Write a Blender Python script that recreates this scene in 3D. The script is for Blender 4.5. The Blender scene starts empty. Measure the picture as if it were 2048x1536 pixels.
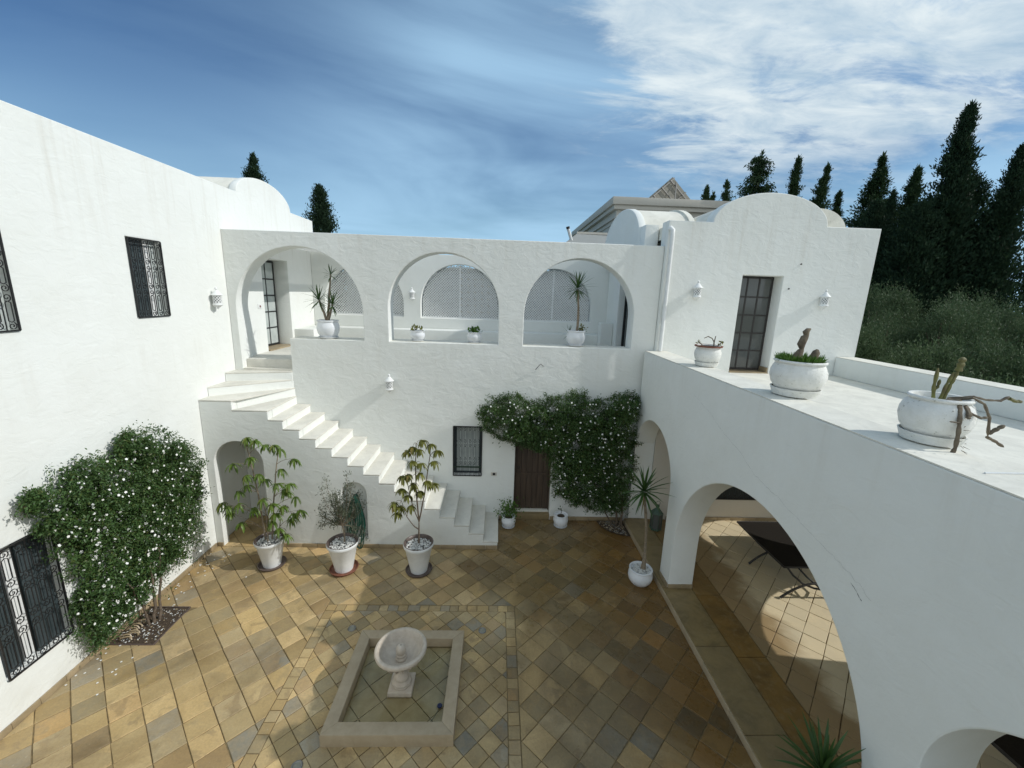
import bpy, bmesh, math, random
import numpy as np
from mathutils import Vector, Matrix
random.seed(7); rng = np.random.default_rng(7)
D = bpy.data; S = bpy.context.scene; C = S.collection
R = math.radians; PI = math.pi
# ------------------------------------------------------------------ camera, sky, sun, exposure
cam = D.objects.new('camera', D.cameras.new('camera')); C.objects.link(cam); S.camera = cam
cam.data.sensor_width = 36; cam.data.lens = 36*824.8/2048; cam.data.clip_start = .05; cam.data.clip_end = 4000
_y, _p, _r = R(2.125), R(12.238), R(1.949)
_f = Vector((math.sin(_y)*math.cos(_p), math.cos(_y)*math.cos(_p), -math.sin(_p)))
_rt = Vector((math.cos(_y), -math.sin(_y), 0)); _up = _rt.cross(_f)
_r2 = _rt*math.cos(_r) + _up*math.sin(_r); _u2 = _up*math.cos(_r) - _rt*math.sin(_r)
cam.matrix_world = Matrix(((_r2.x, _u2.x, -_f.x, 0), (_r2.y, _u2.y, -_f.y, 0), (_r2.z, _u2.z, -_f.z, 5.0), (0, 0, 0, 1)))
SUN_EL, SUN_AZ = R(36.8), R(97.0)     # azimuth from +y towards +x
SUN_STRENGTH, SKY_STRENGTH, EXPOSURE = 3.7, .15, -.36
sd = D.lights.new('sun', 'SUN'); sd.energy = SUN_STRENGTH; sd.angle = R(.55); sd.color = (1, .985, .945)
sun = D.objects.new('sun', sd); C.objects.link(sun)
_sv = Vector((math.sin(SUN_AZ)*math.cos(SUN_EL), math.cos(SUN_AZ)*math.cos(SUN_EL), math.sin(SUN_EL)))
sun.rotation_euler = _sv.to_track_quat('Z', 'Y').to_euler(); sun.location = _sv*40
S.view_settings.view_transform = 'Standard'; S.view_settings.look = 'None'
S.view_settings.exposure = EXPOSURE; S.view_settings.gamma = 1; S.view_settings.use_curve_mapping = False
S.cycles.max_bounces = 8; S.cycles.diffuse_bounces = 5; S.cycles.glossy_bounces = 4; S.cycles.transmission_bounces = 6; S.cycles.transparent_max_bounces = 12

class NT:                              # short node-tree writer
    def __init__(s, t): s.t = t; s.n = t.nodes; s.l = t.links
    def new(s, typ, props=None, **ins):
        n = s.n.new(typ)
        for k, v in (props or {}).items(): setattr(n, k, v)
        for k, v in ins.items(): s.put(n, k, v)
        return n
    def put(s, n, k, v):
        key = int(k[1:]) if k[0] == 'i' and k[1:].isdigit() else k.replace('_', ' ')
        sock = n.inputs[key]
        if isinstance(v, bpy.types.NodeSocket): s.l.new(v, sock)
        elif isinstance(v, bpy.types.Node): s.l.new(v.outputs[0], sock)
        else: sock.default_value = v
    def math(s, op, a, b=0., c=None, clamp=False):
        n = s.n.new('ShaderNodeMath'); n.operation = op; n.use_clamp = clamp
        for i, v in enumerate((a, b) if c is None else (a, b, c)): s.put(n, 'i%d' % i, v)
        return n.outputs[0]
    def vmath(s, op, a, b=None, sc=None):
        n = s.n.new('ShaderNodeVectorMath'); n.operation = op; s.put(n, 'i0', a)
        if b is not None: s.put(n, 'i1', b)
        if sc is not None: s.put(n, 'Scale', sc)
        return n
    def mix(s, f, a, b, mode='MIX'):
        n = s.n.new('ShaderNodeMix'); n.data_type = 'RGBA'; n.blend_type = mode; n.clamp_factor = True
        s.put(n, 'i0', f)
        for i, v in ((6, a), (7, b)):
            if isinstance(v, (tuple, list)) and len(v) == 3: v = (*v, 1)
            s.put(n, 'i%d' % i, v)
        return n.outputs[2]
    def rng(s, v, a, b, c=0., d=1., smooth=False):
        n = s.n.new('ShaderNodeMapRange'); n.clamp = True
        if smooth: n.interpolation_type = 'SMOOTHSTEP'
        for i, x in enumerate((v, a, b, c, d)): s.put(n, 'i%d' % i, x)
        return n.outputs[0]
    def noise(s, vec, scale, detail=4, rough=.55, dist=0., out=0):
        n = s.new('ShaderNodeTexNoise', None, Scale=scale, Detail=detail, Roughness=rough, Distortion=dist)
        if vec is not None: s.put(n, 'Vector', vec)
        return n.outputs[out]

W = D.worlds.new('World'); S.world = W; W.use_nodes = True
t = NT(W.node_tree); t.n.clear()
sky = t.new('ShaderNodeTexSky', dict(sky_type='NISHITA', sun_disc=False, sun_elevation=SUN_EL, sun_rotation=SUN_AZ, altitude=50, air_density=1.0, dust_density=.9, ozone_density=2.2))
dirv = t.new('ShaderNodeTexCoord').outputs['Generated']
sep = t.new('ShaderNodeSeparateXYZ', None, Vector=dirv)
zz = t.math('ADD', t.math('MAXIMUM', sep.outputs[2], 0.), .10)
pu = t.new('ShaderNodeCombineXYZ', None, X=t.math('DIVIDE', sep.outputs[0], zz), Y=t.math('DIVIDE', sep.outputs[1], zz))
# cirrus veil: long streaks
m1 = t.new('ShaderNodeMapping', None, Vector=pu, Rotation=(0, 0, R(-22)), Scale=(.40, .66, 1))
cir = t.noise(m1, .85, 7, .50, .9)
m1b = t.new('ShaderNodeMapping', None, Vector=pu, Location=(3.1, 1.2, 0), Scale=(.16, .28, 1))
veil = t.noise(m1b, 1.6, 5, .5, .4)
clear = t.rng(t.vmath('DOT_PRODUCT', dirv, (-.62, .55, .56)).outputs[1], .78, .97, 1, .30, True)
c1 = t.math('MULTIPLY', t.rng(cir, .28, .60, .15, 1, True), t.rng(veil, .28, .50, .50, 1, True)); c1 = t.math('MULTIPLY', c1, clear)
# cloud bank towards the north-east
bank = t.vmath('DOT_PRODUCT', dirv, (.50, .71, .495)).outputs[1]
bankf = t.rng(bank, .90, .985, 0, 1, True)
# unseen bright cloud added low in the south-east to fill the shaded walls
fill_ = t.vmath('DOT_PRODUCT', dirv, (.42, -.86, .28)).outputs[1]
fillf = t.rng(fill_, .18, .72, 0, 1, True)
m2 = t.new('ShaderNodeMapping', None, Vector=pu, Rotation=(0, 0, R(-18)), Location=(.7, .25, 0), Scale=(1.1, 2.2, 1))
cum = t.noise(m2, 1.5, 11, .64, .45)
c2 = t.rng(t.math('ADD', cum, t.math('MULTIPLY', bankf, .22)), .52, .74, 0, 1, True)
c2 = t.math('MULTIPLY', c2, t.math('MULTIPLY', t.rng(bank, .875, .95, 0, 1, True), t.rng(sep.outputs[2], .19, .31, .15, 1, True)))
c3 = t.math('MULTIPLY', fillf, t.rng(t.noise(m2, .8, 5, .55, .3), .25, .55, .55, 1, True))
dens = t.rng(t.noise(m2, 2.6, 8, .62, .5), .30, .66, 0, 1)
hz = t.rng(sep.outputs[2], -.02, .36, 1, 0, True)
skyc = t.new('ShaderNodeHueSaturation', None, Hue=.5, Saturation=1.38, Value=.47, Color=sky)
skyc = t.mix(1., skyc.outputs[0], (.54, .90, 1.26), 'MULTIPLY')
skyc = t.mix(t.math('MULTIPLY', hz, .92), skyc, (3.5, 5.7, 7.0))
ccol = t.mix(dens, (3.4, 4.7, 5.9), (7.0, 7.7, 7.9))
col = t.mix(t.math('MULTIPLY', c1, .82), skyc, (3.7, 5.9, 7.9))
col = t.mix(t.math('MULTIPLY', c2, .92), col, ccol)
col = t.mix(t.math('MULTIPLY', c3, .9), col, (7.2, 7.7, 8.0))
bg = t.new('ShaderNodeBackground', None, Color=col, Strength=SKY_STRENGTH)
t.l.new(bg.outputs[0], t.new('ShaderNodeOutputWorld').inputs[0])

# ------------------------------------------------------------------ materials
def mat(name, fn=None, col=(.5, .5, .5), rough=.8, metal=0., spec=.5, **kw):
    m = D.materials.new(name); m.use_nodes = True; n = NT(m.node_tree)
    b = n.n['Principled BSDF']; b.inputs['Base Color'].default_value = (*col, 1)
    b.inputs['Roughness'].default_value = rough; b.inputs['Metallic'].default_value = metal
    b.inputs['Specular IOR Level'].default_value = spec
    if fn: fn(n, b, **kw)
    return m
def pos(n): return n.new('ShaderNodeNewGeometry').outputs['Position']
def bump(n, b, h, dist=.01, strength=1., prev=None):
    k = n.new('ShaderNodeBump', None, Height=h, Distance=dist, Strength=strength)
    if prev is not None: n.put(k, 'Normal', prev)
    n.put(b, 'Normal', k.outputs[0]); return k.outputs[0]
def _plaster(n, b, base=(.78, .795, .765), stain=1., relief=1., runs=()):
    p = pos(n)
    big = n.noise(p, 1.3, 7, .66, .5); fine = n.noise(p, 38, 4, .6)
    c = n.mix(n.rng(big, .3, .75), base, tuple(x*k_ for x, k_ in zip(base, (.94, .935, .92))))
    sm = n.new('ShaderNodeMapping', None, Vector=p, Scale=(5, 5, .32))
    st = n.noise(sm, 1.5, 6, .65)
    z = n.new('ShaderNodeSeparateXYZ', None, Vector=p).outputs[2]
    # rain streaks running down from the wall tops and sills
    top = n.math('ADD', n.rng(z, 5.25, 6.05, 0, 1), n.math('MULTIPLY', n.rng(z, 3.2, 3.98, 0, .55), n.rng(z, 4.1, 3.99, 0, 1)))
    f = n.math('MULTIPLY', n.rng(st, .52, .78), n.math('ADD', n.math('MULTIPLY', top, .24), .04))
    c = n.mix(n.math('MULTIPLY', f, stain), c, (.47, .42, .33))
    low = n.math('MULTIPLY', n.rng(z, .55, .0, 0, .28), n.rng(n.noise(p, 3.3, 5, .6), .4, .7))
    c = n.mix(n.math('MULTIPLY', low, stain), c, (.45, .43, .36))
    n.put(b, 'Base Color', c)
    if runs:      # rust runs under the drips of the sills
        xs = n.new('ShaderNodeSeparateXYZ', None, Vector=p); wob = n.math('MULTIPLY', n.math('SUBTRACT', n.noise(p, 2.2, 3), .5), .10); xx = n.math('ADD', xs.outputs[0], wob)
        for x0, w, zt, zb, k in runs:
            a = n.rng(n.math('ABSOLUTE', n.math('SUBTRACT', xx, x0)), 0., w, 1, 0, True); v = n.math('MULTIPLY', n.rng(z, zb, zt, 0, 1), n.rng(z, zt, zt+.01, 1, 0))
            c = n.mix(n.math('MULTIPLY', n.math('MULTIPLY', a, v), n.math('MULTIPLY', n.rng(st, .3, .6, .4, 1), k)), c, (.42, .31, .20))
    mm = n.new('ShaderNodeMapping', None, Vector=p, Rotation=(.4, .5, .3), Scale=(1, 1, 1.7))
    tro = n.noise(mm, 4.2, 5, .62, 1.1); blo = n.noise(p, 1.7, 3, .5)
    h = n.math('ADD', n.math('MULTIPLY', tro, .8), n.math('ADD', n.math('MULTIPLY', blo, 1.3), n.math('MULTIPLY', fine, .05)))
    bump(n, b, h, .015*relief, .6)
PL = mat('white_plaster', _plaster, rough=.92, spec=.2)
PLR = mat('stained_white_plaster', _plaster, rough=.92, spec=.2, relief=1.35, runs=((-1.20, .09, 3.95, 2.3, .55), (-.84, .07, 3.95, 2.8, .6), (-1.0, .25, 3.9, 2.0, .15), (1.2, .12, 3.9, 2.9, .2), (-1.25, .06, 6.05, 5.85, .5), (2.1, .05, 6.05, 5.7, .3), (-3.2, .3, 6.05, 5.6, .25)))
PLS = mat('smooth_white_plaster', _plaster, rough=.88, spec=.25, stain=.35, relief=.4)
PLC = mat('cream_plaster', _plaster, rough=.9, spec=.2, base=(.60, .565, .50), relief=.5, stain=.5)
PLG = mat('grey_render', _plaster, rough=.9, spec=.2, base=(.30, .31, .30), relief=.5, stain=.5)
def _cope(n, b, base=(.78, .755, .665)):
    p = pos(n); a = n.noise(p, 2.4, 7, .68, .6); c = n.noise(p, 17, 5, .6)
    col = n.mix(n.rng(a, .38, .70), base, tuple(x*.80 for x in base))
    col = n.mix(n.rng(c, .60, .78, 0, .45), col, (.42, .40, .32))
    n.put(b, 'Base Color', col); bump(n, b, n.math('ADD', c, n.math('MULTIPLY', a, 2.)), .004)
COPE = mat('weathered_white_top', _cope, rough=.9, spec=.2)
TREAD = mat('travertine', _cope, rough=.7, base=(.68, .66, .59))
def _tile(n, b, wet=True, pale=0.):
    p = pos(n); oi = n.new('ShaderNodeObjectInfo').outputs['Random']
    at = n.new('ShaderNodeAttribute', dict(attribute_name='rnd')).outputs['Fac']
    r = n.math('FRACT', n.math('ADD', n.math('MULTIPLY', oi, 7.31), n.math('MULTIPLY', at, 3.17)))
    r2 = n.math('FRACT', n.math('MULTIPLY', r, 17.77)); r3 = n.math('FRACT', n.math('MULTIPLY', r, 91.3))
    off = n.new('ShaderNodeCombineXYZ', None, X=n.math('MULTIPLY', r, 40.), Y=n.math('MULTIPLY', r2, 33.), Z=0.)
    q = n.vmath('ADD', p, off).outputs[0]
    ra = n.new('ShaderNodeValToRGB'); n.put(ra, 'Fac', r); e = ra.color_ramp.elements
    cols = [(0, (.57, .43, .20)), (.18, (.62, .49, .26)), (.34, (.50, .37, .17)), (.5, (.56, .45, .24)), (.62, (.45, .375, .22)), (.74, (.62, .51, .30)), (.86, (.53, .365, .16)), (.93, (.38, .345, .25)), (.97, (.35, .335, .265))]
    e[0].position, e[0].color = 0, (*cols[0][1], 1); e[1].position, e[1].color = cols[-1][0], (*cols[-1][1], 1)
    for ps, c in cols[1:-1]: x = e.new(ps); x.color = (*c, 1)
    for x in e: x.color = (x.color[0]*1.06, x.color[1]*.99, x.color[2]*.95, 1)
    blot = n.noise(q, 4.6, 5, .58, .8); r4 = n.math('FRACT', n.math('MULTIPLY', r, 43.7)); c = n.mix(1., ra.outputs[0], n.mix(r4, (.66, .68, .70), (1.12, 1.12, 1.12)), 'MULTIPLY')
    thr = n.rng(r2, 0, 1, .40, .66); c = n.mix(n.math('MULTIPLY', n.rng(n.math('SUBTRACT', blot, thr), 0, .11, 0, 1, True), n.rng(r3, 0, 1, .20, .65)), c, n.mix(r3, (.26, .24, .165), (.34, .235, .12)))
    c = n.mix(n.rng(n.noise(q, 11, 6, .7, .5), .42, .72, 0, .38), c, (.50, .35, .15))
    c = n.mix(n.rng(n.noise(q, 42, 5, .7), .35, .75, 0, .35), c, (.16, .13, .08))
    c = n.mix(n.rng(n.noise(q, 24, 3, .6), .66, .76, 0, .4), c, (.62, .56, .42))
    rough = n.rng(n.noise(p, 9, 4), .3, .7, .42, .62)
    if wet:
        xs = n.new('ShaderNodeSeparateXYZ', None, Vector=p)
        w = n.math('ADD', n.math('ADD', n.rng(xs.outputs[0], -.5, 1.9, 0, .90), n.math('MULTIPLY', n.rng(xs.outputs[1], 5.9, 7.4, 0, .75), n.rng(xs.outputs[0], -1.6, .2, 0, 1))), n.math('MULTIPLY', n.math('SUBTRACT', n.noise(p, 1.0, 6, .6, .8), .5), 2.2))  # wet towards the arcade; the rest darkens tiles to paint the court shade
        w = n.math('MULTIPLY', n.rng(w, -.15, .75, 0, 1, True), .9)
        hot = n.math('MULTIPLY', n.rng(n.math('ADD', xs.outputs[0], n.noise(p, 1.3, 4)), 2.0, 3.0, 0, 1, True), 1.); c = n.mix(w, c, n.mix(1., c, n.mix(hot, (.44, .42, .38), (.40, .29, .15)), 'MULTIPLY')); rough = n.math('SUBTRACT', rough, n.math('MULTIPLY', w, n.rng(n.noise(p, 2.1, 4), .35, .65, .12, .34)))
    else:
        xs = n.new('ShaderNodeSeparateXYZ', None, Vector=p); w = n.math('MULTIPLY', n.rng(n.math('ADD', xs.outputs[0], n.noise(p, 1.6, 5, .6, .6)), 5.15, 4.75, 0, 1, True), .85)
    c = n.mix(n.rng(n.noise(p, .85, 6, .62, .6), .34, .62, .55, 0), c, n.mix(1., c, (.60, .54, .45), 'MULTIPLY'))
    if pale: c = n.mix(pale, c, (.80, .69, .48)); c = n.mix(w, c, n.mix(1., c, (.42, .32, .20), 'MULTIPLY'))
    n.put(b, 'Base Color', c); n.put(b, 'Roughness', rough)
    bump(n, b, n.math('ADD', n.math('MULTIPLY', blot, 1.2), n.math('MULTIPLY', n.noise(q, 30, 5, .6), .4)), .006, .8)
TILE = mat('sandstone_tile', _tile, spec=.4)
TILEP = mat('pale_sandstone_tile', _tile, spec=.4, wet=False, pale=.72)
def _slab(n, b, base=(.28, .20, .085)):
    p = pos(n); a = n.noise(p, 3.1, 7, .62, .7); c = n.noise(p, 12, 5, .6); oi = n.new('ShaderNodeObjectInfo').outputs['Random']
    col = n.mix(n.rng(a, .36, .66), base, tuple(x*.55 for x in base)); col = n.mix(n.rng(c, .5, .75, 0, .5), col, (.30, .235, .13))
    col = n.mix(n.math('MULTIPLY', oi, .45), col, (.26, .20, .11))
    n.put(b, 'Base Color', col); n.put(b, 'Roughness', n.rng(a, .3, .7, .3, .55)); bump(n, b, c, .003)
SLAB = mat('honed_sandstone_slab', _slab)
SLAB2 = mat('orange_brown_slab', _slab, base=(.26, .145, .035))
SKIRT = mat('sandstone_skirting', _slab, base=(.44, .34, .21))
def _noisy(n, b, c1, c2, sc=12., bd=.004, det=5):
    p = pos(n); a = n.noise(p, sc, det, .6, .4); n.put(b, 'Base Color', n.mix(n.rng(a, .32, .68), c1, c2)); bump(n, b, a, bd)
def nm(name, c1, c2, rough=.8, sc=12., bd=.004, spec=.4, metal=0.): return mat(name, _noisy, rough=rough, spec=spec, metal=metal, c1=c1, c2=c2, sc=sc, bd=bd)
GROUT = nm('grout', (.25, .185, .09), (.14, .105, .055), .95, 20)
FOUNT = nm('pinkish_limestone', (.56, .49, .40), (.46, .39, .31), .6, 16, .003)
BASIN = nm('wet_basin_stone', (.54, .43, .26), (.40, .30, .16), .35, 5, .002)
RIM = nm('buff_limestone', (.42, .34, .23), (.36, .285, .185), .6, 9, .002)
IRON = nm('black_iron', (.012, .012, .013), (.02, .02, .02), .45, 30, .001)
IRONB = nm('brown_iron', (.03, .027, .025), (.045, .04, .036), .5, 30, .001)
WPAINT = nm('white_paint', (.78, .79, .78), (.70, .71, .70), .5, 8, .002)
GLAZE = nm('glazed_white_pot', (.76, .78, .80), (.70, .72, .74), .28, 5, .001, .5)
def _oldpot(n, b):
    p = pos(n); a = n.noise(p, 9, 6, .7); v = n.noise(p, 34, 5, .7)
    c = n.mix(n.rng(a, .35, .7), (.76, .76, .73), (.66, .66, .61))
    chip = n.math('MULTIPLY', n.rng(v, .60, .66), n.rng(a, .47, .56)); c = n.mix(n.math('MULTIPLY', chip, .75), c, (.17, .16, .12))
    n.put(b, 'Base Color', c); bump(n, b, n.math('ADD', v, a), .006)
OLDPOT = mat('flaking_white_pot', _oldpot, rough=.85)
TERRA = nm('terracotta', (.22, .085, .05), (.13, .05, .032), .55, 14)
DTERRA = nm('dark_saucer', (.07, .05, .045), (.13, .10, .085), .4, 10)
SOIL = nm('soil', (.045, .032, .022), (.10, .07, .045), .95, 30, .02)
PEB = nm('white_pebble', (.72, .72, .69), (.55, .55, .52), .6, 40, .001)
PEB2 = nm('grey_pebble', (.25, .25, .24), (.36, .35, .33), .6, 40, .001)
BARK = nm('bark', (.16, .12, .085), (.08, .06, .042), .9, 22, .008)
PBARK = nm('pale_bark', (.30, .25, .18), (.17, .13, .09), .9, 26, .006)
WOOD = mat('dark_door_wood', None, rough=.6)
def _wood(n, b):
    p = pos(n); mm = n.new('ShaderNodeMapping', None, Vector=p, Scale=(22, 22, 1.2)); a = n.noise(mm, 1.4, 6, .6, .5)
    n.put(b, 'Base Color', n.mix(n.rng(a, .3, .7), (.045, .031, .022), (.10, .068, .046))); bump(n, b, a, .003)
_wood(NT(WOOD.node_tree), WOOD.node_tree.nodes['Principled BSDF'])
def _leaf(n, b, c1, c2, c3=None, tr=.25):
    ri = n.new('ShaderNodeNewGeometry').outputs['Random Per Island']; a = n.noise(pos(n), 2.3, 3)
    c = n.mix(ri, c1, c2)
    if c3: c = n.mix(n.rng(ri, .80, 1., 0, .8), c, c3)
    c = n.mix(n.rng(a, .35, .65, 0, .45), c, tuple(x*.62 for x in c1)); n.put(b, 'Base Color', c)
    b.inputs['Subsurface Weight'].default_value = 0
    tl = n.new('ShaderNodeBsdfTranslucent', None, Color=c); mx = n.new('ShaderNodeMixShader', None, Fac=tr)
    n.l.new(b.outputs[0], mx.inputs[1]); n.l.new(tl.outputs[0], mx.inputs[2])
    n.l.new(mx.outputs[0], n.n['Material Output'].inputs[0])
def lm(name, c1, c2, c3=None, rough=.5, tr=.25, spec=.4): return mat(name, _leaf, rough=rough, spec=spec, c1=c1, c2=c2, c3=c3, tr=tr)
JAS = lm('jasmine_leaf', (.055, .115, .034), (.095, .175, .046), (.12, .12, .03))
YUC = lm('yucca_leaf', (.045, .10, .028), (.075, .145, .035), (.20, .20, .05), .38)
FIC = lm('drooping_leaf', (.10, .17, .025), (.16, .23, .035), (.20, .20, .04), .4)
FIC2 = lm('olive_brown_leaf', (.14, .15, .025), (.20, .20, .035), (.22, .15, .04), .4)
OLI = lm('olive_leaf', (.10, .12, .075), (.14, .155, .10), None, .5)
GRN = lm('bright_green_leaf', (.06, .14, .02), (.10, .20, .03))
CYP = lm('cypress_foliage', (.020, .044, .022), (.036, .070, .034), (.05, .08, .03), .7, .15, .2)
CYP2 = lm('green_conifer_foliage', (.030, .062, .024), (.05, .092, .036), (.08, .10, .035), .7, .18, .2)
OLT = lm('grey_green_tree_leaf', (.068, .115, .050), (.11, .155, .072), (.16, .20, .10), .6, .2, .25)
PETAL = mat('white_petal', col=(.82, .82, .78), rough=.6)
CACT = nm('cactus_skin', (.14, .15, .04), (.10, .08, .035), .7, 14, .005)
CACTB = nm('dry_cactus_skin', (.17, .14, .095), (.09, .07, .05), .85, 20, .006)
GLASS = mat('dark_window_glass', col=(.028, .034, .033), rough=.06, spec=.6)
GLASS2 = mat('grey_door_glass', col=(.085, .09, .085), rough=.08, spec=.7)
PGREY = nm('pale_grey', (.50, .54, .52), (.36, .40, .39), .9, 3)
SHUT = nm('slate_shutter', (.035, .05, .055), (.05, .065, .07), .55, 8)
HOSE = nm('green_hose', (.008, .05, .035), (.012, .075, .05), .4, 6)
BLUE = mat('navy_plastic', col=(.01, .015, .06), rough=.4)
LGREEN = nm('verdigris_metal', (.07, .12, .08), (.04, .07, .05), .5, 20)
SLING = nm('dark_brown_mesh_fabric', (.020, .017, .014), (.028, .024, .02), .95, 60, .001, .1)
STEEL = mat('brushed_steel', col=(.30, .29, .27), rough=.45, metal=1.)
LENS = mat('lamp_lens', col=(.26, .25, .20), rough=.6, spec=.3)
PANEL = nm('panel_back', (.30, .29, .25), (.24, .23, .2), .5, 4)
def _ground(n, b):
    p = pos(n); a = n.noise(p, .5, 8, .6); c = n.mix(n.rng(a, .35, .65), (.11, .10, .055), (.055, .075, .028)); n.put(b, 'Base Color', c); bump(n, b, a, .1)
GRD = mat('garden_soil', _ground, rough=.95)
CRACK = mat('crack', col=(.27, .28, .27), rough=1)
CRACKD = mat('crack_deep', col=(.015, .02, .03), rough=1)
WATER = mat('shallow_water', None, rough=.03)
def _water(n, b):
    g = n.new('ShaderNodeBsdfGlossy', None, Roughness=.02, Color=(1, 1, 1, 1)); tr = n.new('ShaderNodeBsdfTransparent', None, Color=(.93, .95, .90, 1))
    f = n.new('ShaderNodeFresnel', None, IOR=1.33); bp = n.new('ShaderNodeBump', None, Height=n.noise(pos(n), 5, 2), Distance=.004, Strength=.6)
    n.put(g, 'Normal', bp.outputs[0]); mx = n.new('ShaderNodeMixShader', None, Fac=f.outputs[0]); n.l.new(tr.outputs[0], mx.inputs[1]); n.l.new(g.outputs[0], mx.inputs[2])
    n.l.new(mx.outputs[0], n.n['Material Output'].inputs[0])
_water(NT(WATER.node_tree), WATER.node_tree.nodes['Principled BSDF'])

# ------------------------------------------------------------------ helpers
def link(name, me, m=None, parent=None, smooth=False, loc=None):
    o = D.objects.new(name, me); C.objects.link(o)
    if m is not None and not me.materials: me.materials.append(m)
    if smooth:
        me.polygons.foreach_set('use_smooth', np.ones(len(me.polygons), bool)); me.set_sharp_from_angle(angle=R(38))
    if parent is not None:
        o.parent = parent; o.matrix_parent_inverse = Matrix.Translation(-parent.location) if not parent.rotation_euler.z else (Matrix.Translation(parent.location) @ parent.rotation_euler.to_matrix().to_4x4()).inverted()
    if loc is not None: o.location = loc
    return o
def tag(o, label=None, cat=None, group=None, kind=None):
    for k, v in (('label', label), ('category', cat), ('group', group), ('kind', kind)):
        if v: o[k] = v
    return o
def thing(name, loc, label, cat, group=None):
    o = D.objects.new(name, None); C.objects.link(o); o.location = loc; o.empty_display_size = .2
    return tag(o, label, cat, group)
class MB:
    def __init__(s): s.v = []; s.f = []; s.k = 0
    def add(s, vs, fs):
        s.v.append(np.asarray(vs, float).reshape(-1, 3)); s.f += [tuple(i+s.k for i in f) for f in fs]; s.k += len(s.v[-1]); return s
    def box(s, x0, x1, y0, y1, z0, z1, M=None):
        v = [(x, y, z) for z in (z0, z1) for x, y in ((x0, y0), (x1, y0), (x1, y1), (x0, y1))]
        if M is not None: v = [tuple(M @ Vector(p)) for p in v]
        return s.add(v, [(3, 2, 1, 0), (4, 5, 6, 7), (0, 1, 5, 4), (1, 2, 6, 5), (2, 3, 7, 6), (3, 0, 4, 7)])
    def bar(s, a, b, r, n=4, r2=None): return s.tube([a, b], [r, r if r2 is None else r2], n)
    def tube(s, pts, r, n=6, flat=1., cap=True):
        P = np.asarray(pts, float); L = len(P); r = np.broadcast_to(np.asarray(r, float), (L,))
        T = np.gradient(P, axis=0) if L > 2 else np.repeat((P[1]-P[0])[None], 2, 0)
        T /= np.linalg.norm(T, axis=1)[:, None]+1e-12
        up = np.array([0, 0, 1.]) if abs(T[0, 2]) < .9 else np.array([0, 1., 0]); vs = []
        U = None
        for i in range(L):
            U = np.cross(up, T[i]) if U is None else U-T[i]*(U@T[i]); U /= np.linalg.norm(U)+1e-12; V = np.cross(T[i], U)
            a = (np.arange(n)+.5)/n*2*PI; vs.append(P[i]+r[i]*(np.cos(a)[:, None]*U+flat*np.sin(a)[:, None]*V))
        fs = [(i*n+j, i*n+(j+1) % n, (i+1)*n+(j+1) % n, (i+1)*n+j) for i in range(L-1) for j in range(n)]
        if cap: fs += [tuple(range(n))[::-1], tuple((L-1)*n+j for j in range(n))]
        return s.add(np.concatenate(vs), fs)
    def lathe(s, prof, n=28, c=(0, 0, 0), wob=0., cap=True):
        vs = []; 
        for i, (r, z) in enumerate(prof):
            for j in range(n):
                a = 2*PI*j/n; rr = r*(1+wob*math.sin(3*a+i)); vs.append((c[0]+rr*math.cos(a), c[1]+rr*math.sin(a), c[2]+z))
        fs = [(i*n+j, i*n+(j+1) % n, (i+1)*n+(j+1) % n, (i+1)*n+j) for i in range(len(prof)-1) for j in range(n)]
        if cap and prof[0][0] > 1e-4: fs.append(tuple(range(n))[::-1])
        if cap and prof[-1][0] > 1e-4: fs.append(tuple((len(prof)-1)*n+j for j in range(n)))
        return s.add(vs, fs)
    def build(s, name, m, parent=None, smooth=False, label=None, kind=None):
        me = D.meshes.new(name); v = np.concatenate(s.v); me.from_pydata(v.tolist() if len(v) < 400000 else v, [], s.f); me.update()
        o = link(name, me, m, parent, smooth)
        if label: o['label'] = label
        if kind: o['kind'] = kind
        return o
def bevelled(o, w, seg=2, ang=30):
    bm = bmesh.new(); bm.from_mesh(o.data); bmesh.ops.remove_doubles(bm, verts=bm.verts, dist=1e-5)
    es = [e for e in bm.edges if len(e.link_faces) == 2 and e.calc_face_angle(0) > R(ang)]
    bmesh.ops.bevel(bm, geom=es, offset=w, segments=seg, affect='EDGES', profile=.6); bm.to_mesh(o.data); bm.free()
    o.data.polygons.foreach_set('use_smooth', np.ones(len(o.data.polygons), bool)); o.data.set_sharp_from_angle(angle=R(50)); return o
def box(name, x0, x1, y0, y1, z0, z1, m, parent=None, bev=0., label=None):
    o = MB().box(x0, x1, y0, y1, z0, z1).build(name, m, parent, label=label)
    return bevelled(o, bev) if bev else o
def arch(c, hw, z0, spring, rise=None, n=28):      # closed outline of an arched opening
    rise = hw if rise is None else rise
    return [(c-hw, z0), (c+hw, z0)] + [(c+hw*math.cos(a), spring+rise*math.sin(a)) for a in [PI*i/n for i in range(n+1)]]
def rect(a0, a1, b0, b1): return [(a0, b0), (a1, b0), (a1, b1), (a0, b1)]
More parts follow.
